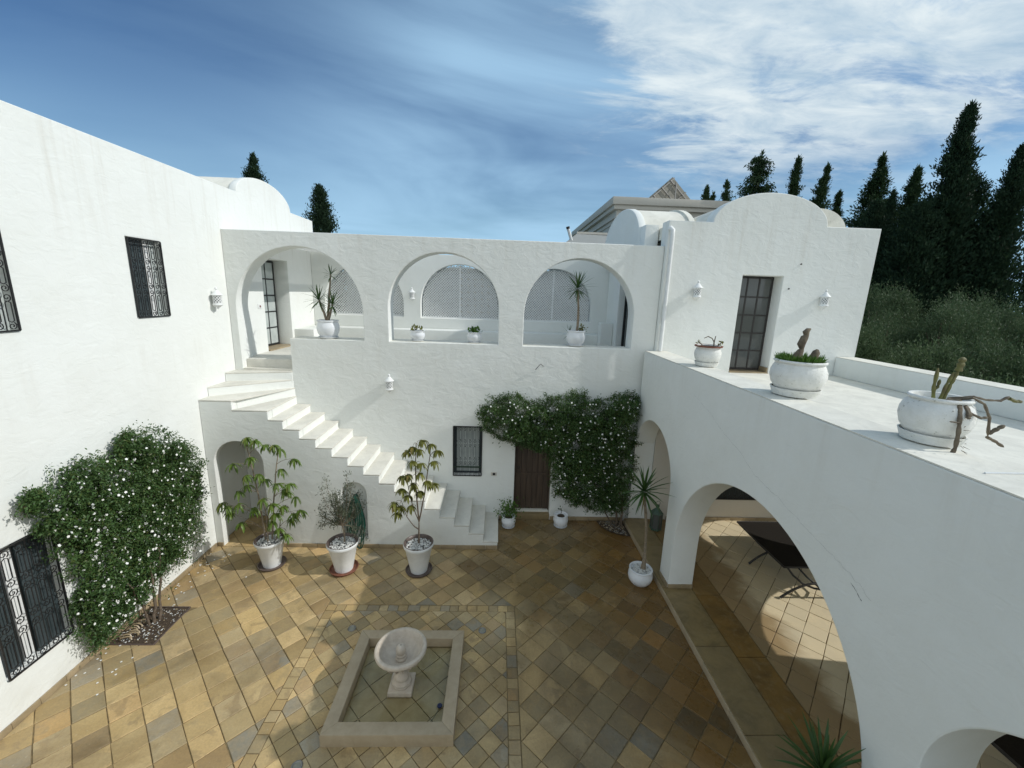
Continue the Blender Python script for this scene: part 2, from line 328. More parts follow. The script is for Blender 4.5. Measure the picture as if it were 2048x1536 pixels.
def plate(name, outer, holes, plane, at, thick, m, parent=None, bev=.014, label=None):
    cu = D.curves.new(name, 'CURVE'); cu.dimensions = '2D'; cu.fill_mode = 'BOTH'
    for pts in [outer]+list(holes):
        pts = [p for i, p in enumerate(pts) if math.dist(p, pts[i-1]) > 1e-4]
        sp = cu.splines.new('POLY'); sp.points.add(len(pts)-1); sp.use_cyclic_u = True
        for q, (u, v) in zip(sp.points, pts): q.co = (u, v, 0, 1)
    cu.extrude = thick/2-bev; cu.bevel_depth = bev; cu.bevel_resolution = 1; cu.offset = -bev
    ob = D.objects.new('tmp', cu); C.objects.link(ob); dg = bpy.context.evaluated_depsgraph_get(); dg.update()
    me = D.meshes.new_from_object(ob.evaluated_get(dg)); D.objects.remove(ob); D.curves.remove(cu)
    co = np.empty(len(me.vertices)*3); me.vertices.foreach_get('co', co); co = co.reshape(-1, 3)
    u, v, w = co.T; mid = at+thick/2
    out = np.stack({'y': (u, mid-w, v), 'x': (w+mid, u, v), 'z': (u, v, w+mid)}[plane], 1)
    me.vertices.foreach_set('co', out.ravel()); me.name = name; me.materials.clear(); me.update()
    o = link(name, me, m, parent, True)
    if label: o['label'] = label
    return o
def quads(name, V, m, parent=None, kind=None, smooth=False, nv=4, rnd=None):   # V: (N, nv, 3) loose faces, fast
    N = len(V); me = D.meshes.new(name); me.vertices.add(N*nv); me.vertices.foreach_set('co', V.reshape(-1).astype(np.float32))
    me.loops.add(N*nv); me.loops.foreach_set('vertex_index', np.arange(N*nv, dtype=np.int32)); me.polygons.add(N)
    me.polygons.foreach_set('loop_start', np.arange(0, N*nv, nv, dtype=np.int32)); me.update(calc_edges=True); me.validate()
    if rnd is not None: me.attributes.new('rnd', 'FLOAT', 'FACE').data.foreach_set('value', rnd.astype(np.float32))
    o = link(name, me, m, parent, smooth)
    if kind: o['kind'] = kind
    return o
def unit(v): return v/(np.linalg.norm(v, axis=-1, keepdims=True)+1e-9)
def leaves(P, Dr, L, Wd, N=None, droop=0.):      # diamond leaves folded along the midrib
    n = len(P); Dr = unit(Dr); N = rng.normal(size=(n, 3)) if N is None else N
    side = unit(np.cross(Dr, N)); nn = np.cross(side, Dr); L = np.broadcast_to(L, (n,))[:, None]; Wd = np.broadcast_to(Wd, (n,))[:, None]
    mid = P+Dr*L*.45; return np.stack([P, mid+side*Wd/2+nn*Wd*.18, P+Dr*L-np.array([0, 0, 1])*droop*L, mid-side*Wd/2+nn*Wd*.18], 1)
def rdir(n, zb=0.): v = rng.normal(size=(n, 3)); v[:, 2] += zb; return unit(v)
def inpoly(P, poly):
    x, y = P.T; ins = np.zeros(len(P), bool); j = len(poly)-1
    for i in range(len(poly)):
        xi, yi = poly[i]; xj, yj = poly[j]
        ins ^= ((yi > y) != (yj > y)) & (x < (xj-xi)*(y-yi)/(yj-yi+1e-12)+xi); j = i
    return ins
def copy_tree(o, parent=None):
    c = o.copy(); C.objects.link(c)
    if parent is not None: c.parent = parent
    for ch in list(o.children): copy_tree(ch, c)
    return c
def place(root, loc, rz=0., label=None, group=None):
    c = copy_tree(root); c.location = loc; c.rotation_euler = (0, 0, rz)
    if label: c['label'] = label
    return c

# ================================================================== SETTING
g = MB(); g.add([(-1500, -400, -.06), (1500, -400, -.06), (1500, 2500, -.06), (-1500, 2500, -.06)], [(0, 1, 2, 3)])
tag(g.build('garden_ground', GRD), kind='structure')
XL, YS, YW, XT = -5.4, 7.4, 8.55, 3.05        # left wing wall, stair front, gallery wall, terrace arcade face
PIT = (-5.38, -4.76, 5.06, 5.76)              # planting pit by the left wall
court = MB(); court.box(XL+.001, 2.98, -1.5, 8.549, -.05, -.011)
court = tag(court.build('courtyard_floor', GROUT), kind='structure')

# ---- paving tiles: real pieces with chamfered tops
PT = .2934; U0 = (.391+5.405)/math.sqrt(2); V0 = (5.405-.391)/math.sqrt(2); q2 = 1/math.sqrt(2)
def clip(poly, a, b, c):              # keep a*x+b*y <= c
    out = []
    for i in range(len(poly)):
        p, q = poly[i-1], poly[i]; dp, dq = a*p[0]+b*p[1]-c, a*q[0]+b*q[1]-c
        if dp*dq < 0: s = dp/(dp-dq); out.append((p[0]+(q[0]-p[0])*s, p[1]+(q[1]-p[1])*s))
        if dq <= 0: out.append(q)
    return out
def area(p): return abs(sum(p[i-1][0]*p[i][1]-p[i][0]*p[i-1][1] for i in range(len(p))))/2
def prism(poly, z0, z1, ch=.004, tilt=(0, 0)):
    cx = sum(p[0] for p in poly)/len(poly); cy = sum(p[1] for p in poly)/len(poly); n = len(poly); vs = []
    rr = max(math.dist(p, (cx, cy)) for p in poly)
    for z, k in ((z0, 1), (z1-ch, 1), (z1, 1-ch*1.5/rr)):
        for x, y in poly: vs.append((cx+(x-cx)*k, cy+(y-cy)*k, z+((x-cx)*tilt[0]+(y-cy)*tilt[1] if z > z0 else 0)))
    fs = [(i*n+j, i*n+(j+1) % n, (i+1)*n+(j+1) % n, (i+1)*n+j) for i in (0, 1) for j in range(n)] + [tuple(2*n+j for j in range(n))]
    return vs, fs
def order(p):
    s = sum(p[i-1][0]*p[i][1]-p[i][0]*p[i-1][1] for i in range(len(p))); return p if s > 0 else p[::-1]
def gridtiles(pitch, u0, v0, xr, yr, gap):
    out = []
    for i in range(-60, 60):
        for j in range(-60, 60):
            u, v = u0+(i+.5)*pitch, v0+(j+.5)*pitch; cx, cy = (u-v)*q2, (u+v)*q2
            if xr[0]-.3 < cx < xr[1]+.3 and yr[0]-.3 < cy < yr[1]+.3: out.append((cx, cy))
    return out
def diamond(cx, cy, pitch, gap, jit=.004):
    h = (pitch-gap)*q2; J = lambda: random.uniform(-jit, jit)
    return [(cx+J(), cy-h+J()), (cx+h+J(), cy+J()), (cx+J(), cy+h+J()), (cx-h+J(), cy+J())]
BX = (-2.64, .38, 3.05, 5.85)         # outer edge of the fountain border band
variants = {}
def shared_tile(pitch, gap, ch=.004):
    k = (pitch, random.randrange(8))
    if k not in variants:
        vs, fs = prism(diamond(0, 0, pitch, gap, .005), -.02, 0, ch, (random.uniform(-.006, .006), random.uniform(-.006, .006)))
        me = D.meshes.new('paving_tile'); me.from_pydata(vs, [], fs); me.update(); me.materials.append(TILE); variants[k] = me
    return variants[k]
pieces = []                           # (distance, kind, polygon or centre)
for cx, cy in gridtiles(PT, U0, V0, (XL, 2.96), (-1.4, 8.54), 0):
    dm = diamond(cx, cy, PT, .0095); full = True; p = dm
    hx0, hx1, hy0, hy1 = BX; r = PT*q2
    if hx0 < cx+r-.02 and cx-r+.02 < hx1 and hy0 < cy+r-.02 and cy-r+.02 < hy1:      # touches the border rectangle
        opts = [clip(dm, 1, 0, hx0-.006), clip(dm, -1, 0, -hx1-.006), clip(dm, 0, 1, hy0-.006), clip(dm, 0, -1, -hy1-.006)]
        p = max(opts, key=lambda q: area(q) if len(q) > 2 else 0); full = False
        if len(p) < 3 or area(p) < .004: continue
    q = p
    for a, b, c in ((-1, 0, -XL-.025), (1, 0, 2.955), (0, 1, YS-.025 if cx < .02 else 8.5), (0, -1, 1.4)):
        q = clip(q, a, b, c)
        if len(q) < 3: break
    if len(q) < 3 or area(q) < .0015: continue
    if abs(area(q)-area(dm)) > 1e-5: full = False
    x0, x1, y0, y1 = PIT
    if x0-r < cx < x1+r and y0-r < cy < y1+r:
        opts = [clip(q, -1, 0, -x1-.01), clip(q, 0, 1, y0-.01), clip(q, 0, -1, -y1-.01)]; q = max(opts, key=lambda k: area(k) if len(k) > 2 else 0); full = False
        if len(q) < 3 or area(q) < .003: continue
    seen = cy > 2.8 and abs(cx) < cy*1.45+.4
    pieces.append((math.hypot(cx, cy) if seen else 99+cy, full, (cx, cy), q))
# the covered passage under the stair
for cx, cy in gridtiles(PT, U0, V0, (-5.4, -4.3), (7.4, 8.6), 0):
    q = diamond(cx, cy, PT, .0095)
    for a, b, c in ((-1, 0, 5.38), (1, 0, -4.33), (0, 1, 8.5), (0, -1, -YS+.018)): 
        q = clip(q, a, b, c) if len(q) > 2 else []
    if len(q) > 2 and area(q) > .003: pieces.append((50, False, (cx, cy), q))
pieces.sort(key=lambda a: a[0]); rest = MB(); rr = []
for k, (d, full, (cx, cy), q) in enumerate(pieces):
    z = random.uniform(-.0035, .0015)
    if k < 298:
        if full:
            o = D.objects.new('paving_tile', shared_tile(PT, .0095)); C.objects.link(o); o.parent = court; o.location = (cx, cy, z); o.rotation_euler.z = random.choice((0, PI/2, PI, -PI/2))
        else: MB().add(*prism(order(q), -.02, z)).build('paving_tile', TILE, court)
    else:
        n0 = len(rest.f); rest.add(*prism(order(q), -.02, z)); rr += [random.random()]*(len(rest.f)-n0)
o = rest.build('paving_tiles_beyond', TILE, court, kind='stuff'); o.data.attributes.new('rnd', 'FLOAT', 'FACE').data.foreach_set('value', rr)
# border band of small bricks round the fountain, then small diagonal tiles inside it
def brick(x0, x1, y0, y1, name='border_tile', par=None, z=0, m=None, ztop=0.):
    j = lambda: random.uniform(-.0025, .0025)
    p = [(x0+.005+j(), y0+.005+j()), (x1-.005+j(), y0+.005+j()), (x1-.005+j(), y1-.005+j()), (x0+.005+j(), y1-.005+j())]
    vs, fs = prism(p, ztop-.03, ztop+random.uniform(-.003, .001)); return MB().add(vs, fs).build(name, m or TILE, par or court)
x = BX[0]
while x < BX[1]-.08:
    w = min(random.choice((.14, .15, .16, .19)), BX[1]-x)
    if BX[1]-x-w < .08: w = BX[1]-x
    brick(x, x+w, BX[3]-.13, BX[3]); 
    x += w
for xa in (BX[0], BX[1]-.145):
    y = BX[3]-.13
    while y > BX[2]+.1:
        h = random.choice((.14, .15, .16, .2)); brick(xa, xa+.145, y-h, y); y -= h
ins = (BX[0]+.15, BX[1]-.15, BX[2]+.05, BX[3]-.135); FB = (-1.895, -.395, 3.68, 5.20); SP = .2025
smalls = []
for cx, cy in gridtiles(SP, (-1.12+4.45)*q2, (4.45+1.12)*q2, ins[:2], ins[2:], 0):
    q = diamond(cx, cy, SP, .0075, .003)
    for a, b, c in ((-1, 0, -ins[0]), (1, 0, ins[1]), (0, 1, ins[3]), (0, -1, -ins[2])): q = clip(q, a, b, c) if len(q) > 2 else []
    if len(q) < 3 or area(q) < .002: continue
    if FB[0]+.15 < cx < FB[1]-.15 and FB[2]+.15 < cy < FB[3]-.15: continue
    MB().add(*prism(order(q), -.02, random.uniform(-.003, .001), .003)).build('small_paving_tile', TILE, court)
pit = MB(); n = 16
vs = []; fs = []
for i in range(n+1):
    for j in range(n+1):
        vs.append((PIT[0]+(PIT[1]-PIT[0])*i/n, PIT[2]+(PIT[3]-PIT[2])*j/n, -.009+random.uniform(0, .014)))
fs = [(i*(n+1)+j, (i+1)*(n+1)+j, (i+1)*(n+1)+j+1, i*(n+1)+j+1) for i in range(n) for j in range(n)]
tag(MB().add(vs, fs).build('planting_soil', SOIL, smooth=True), kind='structure')
for x0, x1, y0, y1 in ((PIT[0], PIT[1]+.012, PIT[3], PIT[3]+.015), (PIT[0], PIT[1]+.012, PIT[2]-.015, PIT[2]), (PIT[1], PIT[1]+.015, PIT[2], PIT[3])):
    box('pit_edging', x0, x1, y0, y1, -.03, .012, DTERRA, court, .002)

# ================================================================== LEFT WING
LW = thing('left_wing', (XL, 3, 0), 'long white two-storey wing with iron-grilled windows and a barrel vault, along the left side', 'building')
WIN = [(3.98, 4.71, .55, 2.08), (6.41, 7.03, 4.465, 5.635), (4.20, 4.85, 4.41, 5.585)]
DOOR = (9.85, 11.04, 3.48, 5.63)
plate('wall', [(-3, -.05), (12.68, -.05), (12.68, 6.86), (-3, 6.86)], [rect(*w) for w in WIN]+[rect(*DOOR)], 'x', XL-.45, .45, PL, LW)
box('roof', -12, XL-.46, -3, 12.6, 6.5, 6.7, COPE, LW); box('rear_wall', -12.3, -12, -3, 12.68, -.05, 6.86, PL, LW)
box('end_wall', -12, XL-.46, 12.3, 12.6, -.05, 6.7, PL, LW)
# vault: axis along x, its gable flush with the wall
vc, vr, vh = 10.30, 1.12, .46
plate('vault_gable', [(vc-vr, 6.84)]+[(vc+vr*math.cos(a), 6.86+vh*math.sin(a)) for a in np.linspace(PI, 0, 25)]+[(vc+vr, 6.84)], [], 'x', XL-.14, .139, PL, LW, .01)
def vault(name, c, r, h, z, a0, a1, axis, m, par, n=20):
    vs = [];
    for s in (a0, a1):
        for a in np.linspace(PI, 0, n+1):
            u, w = c+r*math.cos(a), z+h*math.sin(a); vs.append((s, u, w) if axis == 'x' else (u, s, w))
    fs = [(i, i+1, n+2+i, n+1+i) for i in range(n)] + [tuple(range(n+1)), tuple(range(2*n+1, n, -1))]
    o = MB().add(vs, fs).build(name, m, par, True); return o
vault('vault', vc, vr*.995, vh*1.0+.05, 6.80, XL-.145, XL-4.2, 'x', COPE, LW)
def scroll(mb, T, c, r, turn, ph, rad=.006, n=14, flip=1):
    pts = []
    for i in range(n+1):
        a = ph+flip*turn*i/n; k = r*(1-.78*i/n); pts.append(T(c[0]+k*math.cos(a), c[1]+k*math.sin(a)))
    mb.tube(pts, rad, 4)
def grille(par, T, w, h, nb, rad=.0065, rows=None):    # wrought-iron window guard, local u,v
    fr = MB(); b = .012
    for a, c in (((0, 0), (w, 0)), ((0, h), (w, h)), ((0, 0), (0, h)), ((w, 0), (w, h))): fr.bar(T(*a), T(*c), b, 4)
    bars = MB(); bay = w/nb; s = bay*.36
    for i in range(nb):
        cx = (i+.5)*bay; L, Rr = cx-bay*.22, cx+bay*.22
        if i: bars.bar(T(i*bay, 0), T(i*bay, h), rad*.8, 4)
        ys = [s*1.15] + [h*k+d for k in (rows or (.36, .68)) for d in (-s*1.12, s*1.12)] + [h-s*1.15]
        for k, y in enumerate(ys): scroll(bars, T, (cx, y), s, 2*PI*1.35, (PI/2 if k % 2 == 0 else -PI/2)+(.5 if i % 2 else -.5), rad*.85, 12, 1 if k % 2 else -1)
        for k in range(0, len(ys)-1, 2):
            y0, y1 = ys[k]+s, ys[k+1]-s
            if y1-y0 > .05:
                for xx in (L, Rr): bars.bar(T(xx, y0+s*.25), T(xx, y1-s*.25), rad*.8, 4); bars.bar(T(xx, y0+s*.25), T(cx, y0-s*.1), rad*.8, 4); bars.bar(T(xx, y1-s*.25), T(cx, y1+s*.1), rad*.8, 4)
    o = fr.build('grille', IRON, par); bars.build('scrollwork', IRON, o); return o
for (y0, y1, z0, z1), nb in zip(WIN, (5, 5, 5)):
    w = box('window', XL-.150, XL-.130, y0-.01, y1+.01, z0-.01, z1+.01, GLASS, LW)
    grille(w, lambda u, v, y0=y0, z0=z0: (XL+.012, y0+.012+u, z0+.012+v), y1-y0-.024, z1-z0-.024, nb)
    fw = y1-y0
    if z0 < 2: spans = ((0, .34, SHUT), (.37, .52, WPAINT), (.56, 1., SHUT))
    else: spans = ((0, .62, SHUT), (.65, .80, WPAINT), (.81, .995, PGREY))  # grey panel stands in for the far reveal in shade
    for a, b_, mm in spans: box('shutter' if mm is SHUT else 'casement_frame' if mm is WPAINT else 'shaded_reveal', XL-.128, XL-.098, y0+fw*a+.004, y0+fw*b_, z0+.004, z1-.004, mm, w, .004)
# black glazed door of the gallery, deep in the wing wall
def glazed_door(par, T, w, h, nx, ny, gm, fm, fr=.035, depth=.03, bars_=.015):
    """T(u, v, d) maps door coordinates to the place"""
    def bx(mb, u0, u1, v0, v1, d0, d1):
        c = [T(u, v, d) for v in (v0, v1) for u, d in ((u0, d0), (u1, d0), (u1, d1), (u0, d1))]
        mb.add(c, [(3, 2, 1, 0), (4, 5, 6, 7), (0, 1, 5, 4), (1, 2, 6, 5), (2, 3, 7, 6), (3, 0, 4, 7)])
    f = MB()
    for u0, u1, v0, v1 in ((0, fr, 0, h), (w-fr, w, 0, h), (fr, w-fr, 0, fr*1.3), (fr, w-fr, h-fr, h)): bx(f, u0, u1, v0, v1, -depth/2, depth/2)
    for i in range(1, nx): u = fr+(w-2*fr)*i/nx; bx(f, u-bars_, u+bars_, fr, h-fr, -.012, .012)
    for j in range(1, ny): v = fr*1.3+(h-2.3*fr)*j/ny; bx(f, fr, w-fr, v-bars_, v+bars_, -.0118, .0118)
    o = f.build('door', fm, par)
    for i in range(nx):
        for j in range(ny):
            p = MB(); bx(p, fr+(w-2*fr)*i/nx, fr+(w-2*fr)*(i+1)/nx, fr+(h-2*fr)*j/ny, fr+(h-2*fr)*(j+1)/ny, -.003, .003); p.build('pane', gm, o)
    hd = MB(); hd.tube([T(fr*1.6, h*.5, .01), T(fr*1.6, h*.5, .06), T(fr*1.6+.09, h*.5, .06)], .009, 6); bx(hd, fr*.8, fr*2.2, h*.46, h*.54, .015, .022); hd.build('door_handle', fm, o)
    return o
box('door_back_wall', XL-.60, XL-.46, DOOR[0]-.1, DOOR[1]+.1, 3.4, 5.75, PGREY, LW)
glazed_door(LW, lambda u, v, d: (XL-.36+d, DOOR[0]+.02+u, DOOR[2]+.05+v), DOOR[1]-DOOR[0]-.04, DOOR[3]-DOOR[2]-.07, 3, 5, PGREY, IRON, .04)
box('door_sill', XL-.44, XL+.03, DOOR[0]+.02, DOOR[1]-.02, 3.485, 3.53, SKIRT, LW, .004)
def skirting(par, a, b, axis, at, zb, h=.075, th=.022, step=.30, sgn=1):      # row of skirting tiles
    x = a
    while x < b-.02:
        e = min(x+step, b); z1 = zb+h+random.uniform(-.002, .002)
        lo, hi = (at, at+sgn*th) if sgn > 0 else (at-th, at)
        box('skirting_tile', *((x+.002, e-.002, lo, hi) if axis == 'x' else (lo, hi, x+.002, e-.002)), zb-.02, z1, SKIRT, par, .003); x = e
skirting(LW, 2.4, 7.37, 'y', XL+.001, 0)

# ================================================================== GALLERY BUILDING (back of the court)
GB = thing('gallery_building', (-1, YW, 0), 'white rear building with three large upper arches above the stair and the wooden door', 'building')
A = [(-4.0, 1.25, 4.53), (-1.12, 1.12, 4.65), (1.65, 1.135, 4.615)]
a1 = [(-5.24, 3.33), (-4.25, 3.33), (-4.25, 3.97), (-2.75, 3.97)] + [(-4.0+1.25*math.cos(a), 4.53+1.25*math.sin(a)) for a in np.linspace(0, PI, 33)]
DR = (.44, 1.27, .02, 2.14); WG = (-.925, -.292, 1.03, 2.18)
plate('wall', rect(XL+.002, 3.28, -.05, 6.05), [a1, arch(A[1][0], A[1][1], 3.97, A[1][2]), arch(A[2][0], A[2][1], 3.96, A[2][2]), rect(*WG), rect(*DR)], 'y', YW, .40, PLR, GB)
for x0, x1, z in ((-4.24, -2.76, 3.97), (-2.23, -.01, 3.97), (.525, 2.775, 3.96)): box('sill', x0, x1, YW+.03, YW+.44, z-.03, z+.006, COPE, GB, .005)
box('gallery_floor', XL+.003, 3.25, 8.93, 12.4, 3.3, 3.50, TREAD, GB)
box('rear_room_wall', XL+.003, 3.25, 12.1, 12.39, -.05, 3.29, PL, GB)
# back wall of the open gallery with three lattice arches
BK = 12.4; LA = [(-3.93, 1.13, 4.26, 4.62), (-1.16, 1.14, 4.24, 4.66), (1.60, 1.14, 4.24, 4.63)]
plate('gallery_back_wall', rect(XL+.003, 3.35, 3.3, 6.05), [arch(c, h, z, s) for c, h, z, s in LA], 'y', BK, .28, PLS, GB)
plate('gallery_side_wall', rect(8.96, 12.39, 3.3, 6.05), [rect(10.0, 11.2, 3.5, 5.6)], 'x', 3.20, .3, PLS, GB)
box('side_door_leaf', 3.40, 3.44, 9.99, 11.21, 3.49, 5.61, GLASS, GB); 
for y in (9.99, 11.16): box('side_door_frame', 3.37, 3.42, y, y+.05, 3.5, 5.6, IRON, GB)
box('bench', XL+.05, 3.15, 11.85, 12.39, 3.50, 3.93, PLS, GB, .02); box('bench', XL+.003, XL+.5, 11.15, 11.84, 3.50, 3.92, PLS, GB, .02)
box('pier', 2.86, 3.19, 11.5, 11.84, 3.5, 4.3, PLS, GB, .02)
def lattice(par, c, hw, z0, spring, y, pitch=.054, w=.0125, d=.008, name='lattice_screen'):
    top = spring+hw; mb = MB()
    def inside(x, z): return z0 < z and abs(x-c) < hw and (z < spring or (x-c)**2+(z-spring)**2 < hw*hw)
    for sgn, dy in ((1, 0), (-1, d*2.1)):
        k = -int((top-z0+2*hw)/pitch/1.4)-2
        while k*pitch*1.414 < (top-z0)+2*hw+.2:
            b = k*pitch*1.414; pts = []     # line z - z0 = sgn*(x-(c-sgn*hw)) - ... + b
            N = 90
            for i in range(N+1):
                x = c-hw+2*hw*i/N; z = z0+sgn*(x-c)+b-hw if sgn > 0 else z0-(x-c)+b-hw
                if inside(x, z): pts.append((x, z))
            if len(pts) > 1:
                (xa, za), (xb, zb) = pts[0], pts[-1]; nx, nz = (-sgn*w*q2, w*q2)
                mb.add([(x+ox, y+dy+e, z+oz) for e in (-d, d) for x, z, ox, oz in ((xa, za, nx, nz), (xb, zb, nx, nz), (xb, zb, -nx, -nz), (xa, za, -nx, -nz))],
                       [(0, 1, 2, 3), (7, 6, 5, 4), (0, 4, 5, 1), (2, 6, 7, 3), (1, 5, 6, 2), (3, 7, 4, 0)])
            k += 1
    o = mb.build(name, WPAINT, par, kind='stuff')
    box('lattice_mullion', c-.028, c+.028, y-.03, y+.04, z0, top-.01, WPAINT, o)
    box('lattice_rail', c-hw, c+hw, y-.029, y+.039, z0, z0+.04, WPAINT, o)
    return o
for c, h, z, s in LA: lattice(GB, c, h-.01, z, s, BK+.17)
# small lozenges on the middle screen
mb = MB()
for i in range(9):
    for j in range(7):
        x, z = -.62+i*.2-.8+.3, 4.45+j*.19
        if (x+1.16)**2+max(0, z-4.66)**2 < 1.02**2: 
            T_ = Matrix.Translation((x, BK+.145, z)) @ Matrix.Rotation(R(35), 4, 'Y'); mb.box(-.035, .035, -.006, .006, -.012, .012, T_)
mb.build('lattice_lozenges', PLC, GB, kind='stuff')
# slatted shade along the left side of the gallery
pg = MB(); x0_, x1_, y0_, y1_ = XL+.02, -4.14, 8.98, 12.38; W_ = x1_-x0_
for sgn in (1, -1):
    k = y0_-W_
    while k < y1_+W_:
        ya, yb = (k, k+W_) if sgn > 0 else (k+W_, k); xa, xb = x0_, x1_
        def cutx(y): return xa+(xb-xa)*(y-ya)/(yb-ya)
        p = [(xa, ya), (xb, yb)]; q = [(cutx(min(max(y, y0_), y1_)), min(max(y, y0_), y1_)) for _, y in p]
        if math.dist(*q) > .03: z_ = 6.008 if sgn > 0 else 6.026; pg.bar((*q[0], z_), (*q[1], z_), .013, 4)
        k += .082
pg.build('shade_lattice', WPAINT, GB, kind='stuff'); box('shade_beam', -4.14, -4.04, 8.96, 12.39, 5.90, 6.04, PLC, GB, .01)
# grilled window beside the stair
wn = box('window', WG[0]-.01, WG[1]+.01, YW+.16, YW+.20, WG[2]-.01, WG[3]+.01, SHUT, GB)
grille(wn, lambda u, v: (WG[0]+.008+u, YW-.008, WG[2]+.008+v), WG[1]-WG[0]-.016, WG[3]-WG[2]-.016, 6, .0055, (.31, .67))
box('casement_frame', WG[0]+.07, WG[1]-.07, YW+.14, YW+.158, WG[2]+.06, WG[3]-.06, PGREY, wn)
box('casement_rail', WG[0], WG[1], YW+.12, YW+.139, WG[2]+.14, WG[2]+.17, LGREEN, wn)
# plank door
wd = box('door', DR[0]-.005, DR[1]+.005, YW+.235, YW+.26, .12, 2.15, WOOD, GB)
nP = 6
for i in range(nP):
    x0 = DR[0]+.03+(DR[1]-DR[0]-.06)*i/nP; box('plank', x0+.003, x0+(DR[1]-DR[0]-.06)/nP-.003, YW+.20+random.uniform(0, .004), YW+.232, .14, 2.13, WOOD, wd, .003)
box('door_frame', DR[0]+.001, DR[0]+.03, YW+.15, YW+.232, .12, 2.139, WOOD, wd); box('door_frame', DR[1]-.03, DR[1]-.001, YW+.15, YW+.232, .12, 2.139, WOOD, wd)
box('door_rail', DR[0]+.03, DR[1]-.03, YW+.187, YW+.199, 1.0, 1.05, WOOD, wd); 
h_ = MB(); h_.tube([(DR[0]+.1+.02*math.cos(a), YW+.18, 1.18+.03*math.sin(a)) for a in np.linspace(0, 2*PI, 12)], .005, 5); h_.build('door_knocker', IRON, wd, True)
box('threshold', DR[0]+.002, DR[1]-.002, YW-.01, YW+.23, -.02, .12, SLAB, GB, .006); box('threshold_lip', DR[0]+.01, DR[1]-.01, YW+.10, YW+.234, .121, .15, COPE, GB, .004)
skirting(GB, .12, DR[0]-.01, 'x', YW-.001, 0, sgn=-1); skirting(GB, DR[1]+.01, 2.96, 'x', YW-.001, 0, sgn=-1)
# dark sheet in place of the unlit room behind grille and door
box('dark_backing', -1.4, 2.0, YW+.41, YW+.45, -.05, 3.2, SHUT, GB)

# ================================================================== STAIRCASE
ST = thing('outdoor_staircase', (-2.6, YS, 0), 'white outdoor staircase climbing leftwards to the upper gallery, with winding top steps', 'staircase')
zk = lambda k: .155+.1745*k
xk = lambda k: .09-.2875*k
out = [(XL+.004, -.05), (.09, -.05), (.09, zk(0)-.03)]
for k in range(1, 16):
    x = xk(k) if k < 15 else -4.19
    out += [(x, zk(k-1)-.03), (x, zk(k)-.03)]
out += [(-4.82, zk(15)-.03), (-4.82, zk(16)-.03), (XL+.004, zk(16)-.03)]
ARC = arch(-4.81, .45, -.04, 1.72); ARC = [(-5.26, -.10), (-4.36, -.10)]+ARC[2:]
# outline with the passage open to the ground
ao = [(XL+.004, -.05), (-5.26, -.05)] + [(-4.81+.45*math.cos(a), 1.72+.45*math.sin(a)) for a in np.linspace(PI, 0, 25)] + [(-4.36, -.05)] + out[1:]
niche = arch(-2.70, .235, .20, 1.15, n=18)
plate('side_wall', ao, [niche], 'y', YS, .16, PL, ST, .010)
plate('niche_back', rect(-2.97, -2.43, .18, 1.42), [], 'y', YS+.161, .05, PL, ST, .002)
box('passage_wall', -4.35, -4.25, YS+.162, YW-.002, -.05, 2.58, PL, ST); box('passage_ceiling', XL+.003, -4.355, YS+.162, YW-.002, 2.2, 2.5, PL, ST)
def stepobj(poly, k):
    z1 = zk(k)-.028; n = len(poly); f = order(poly)
    b = MB().add([(x, y, z) for z in (z1-.1745*(1 if k else .8)-.03, z1) for x, y in f], [tuple(range(n))[::-1], tuple(range(n, 2*n))]+[(i, (i+1) % n, n+(i+1) % n, n+i) for i in range(n)])
    o = b.build('step', PL, ST)
    cx = sum(p[0] for p in f)/n; tp = [(x+(.012 if abs(x-max(q[0] for q in f)) < 1e-6 and k < 15 else 0), y-(.004 if abs(y-(YS+.162)) < 1e-3 else 0)-(.158 if abs(y-(YS+.162)) < 1e-3 else 0)) for x, y in f]
    tr = MB().add([(x, y, z) for z in (z1+.0005, z1+.029) for x, y in tp], [tuple(range(n))[::-1], tuple(range(n, 2*n))]+[(i, (i+1) % n, n+(i+1) % n, n+i) for i in range(n)]).build('tread', TREAD, o); bevelled(tr, .006, 2, 20)
F = YS+.162; Bk = YW-.003
for k in range(15): stepobj([(xk(k), F), (xk(k), Bk), ((xk(k+1) if k < 14 else -4.19)-.02, Bk), ((xk(k+1) if k < 14 else -4.19)-.02, F)], k)
stepobj([(-4.19, F), (-4.205, Bk), (-4.22, Bk), (-4.84, F)], 15)
stepobj([(-4.82, F), (-4.22, Bk), (-4.30, Bk), (XL+.01, 7.80), (XL+.01, F)], 16)
stepobj([(XL+.01, 7.67), (-4.235, Bk), (-4.40, Bk), (XL+.01, 8.30)], 17)
stepobj([(XL+.01, 8.20), (-4.25, Bk-.02), (-4.25, Bk), (XL+.01, Bk)], 18)
box('top_step', -5.235, -4.255, YW-.002, YW+.13, 3.1, 3.335, TREAD, ST); box('top_step', -5.235, -4.255, YW+.131, YW+.41, 3.1, 3.51, TREAD, ST, .008)
box('stair_core', -4.24, -.9, YS+.22, YW-.004, -.05, .6, PL, ST)
skirting(ST, -4.35, .09, 'x', YS-.001, 0, sgn=-1); skirting(ST, XL+.02, -5.27, 'x', YS-.001, 0, sgn=-1)

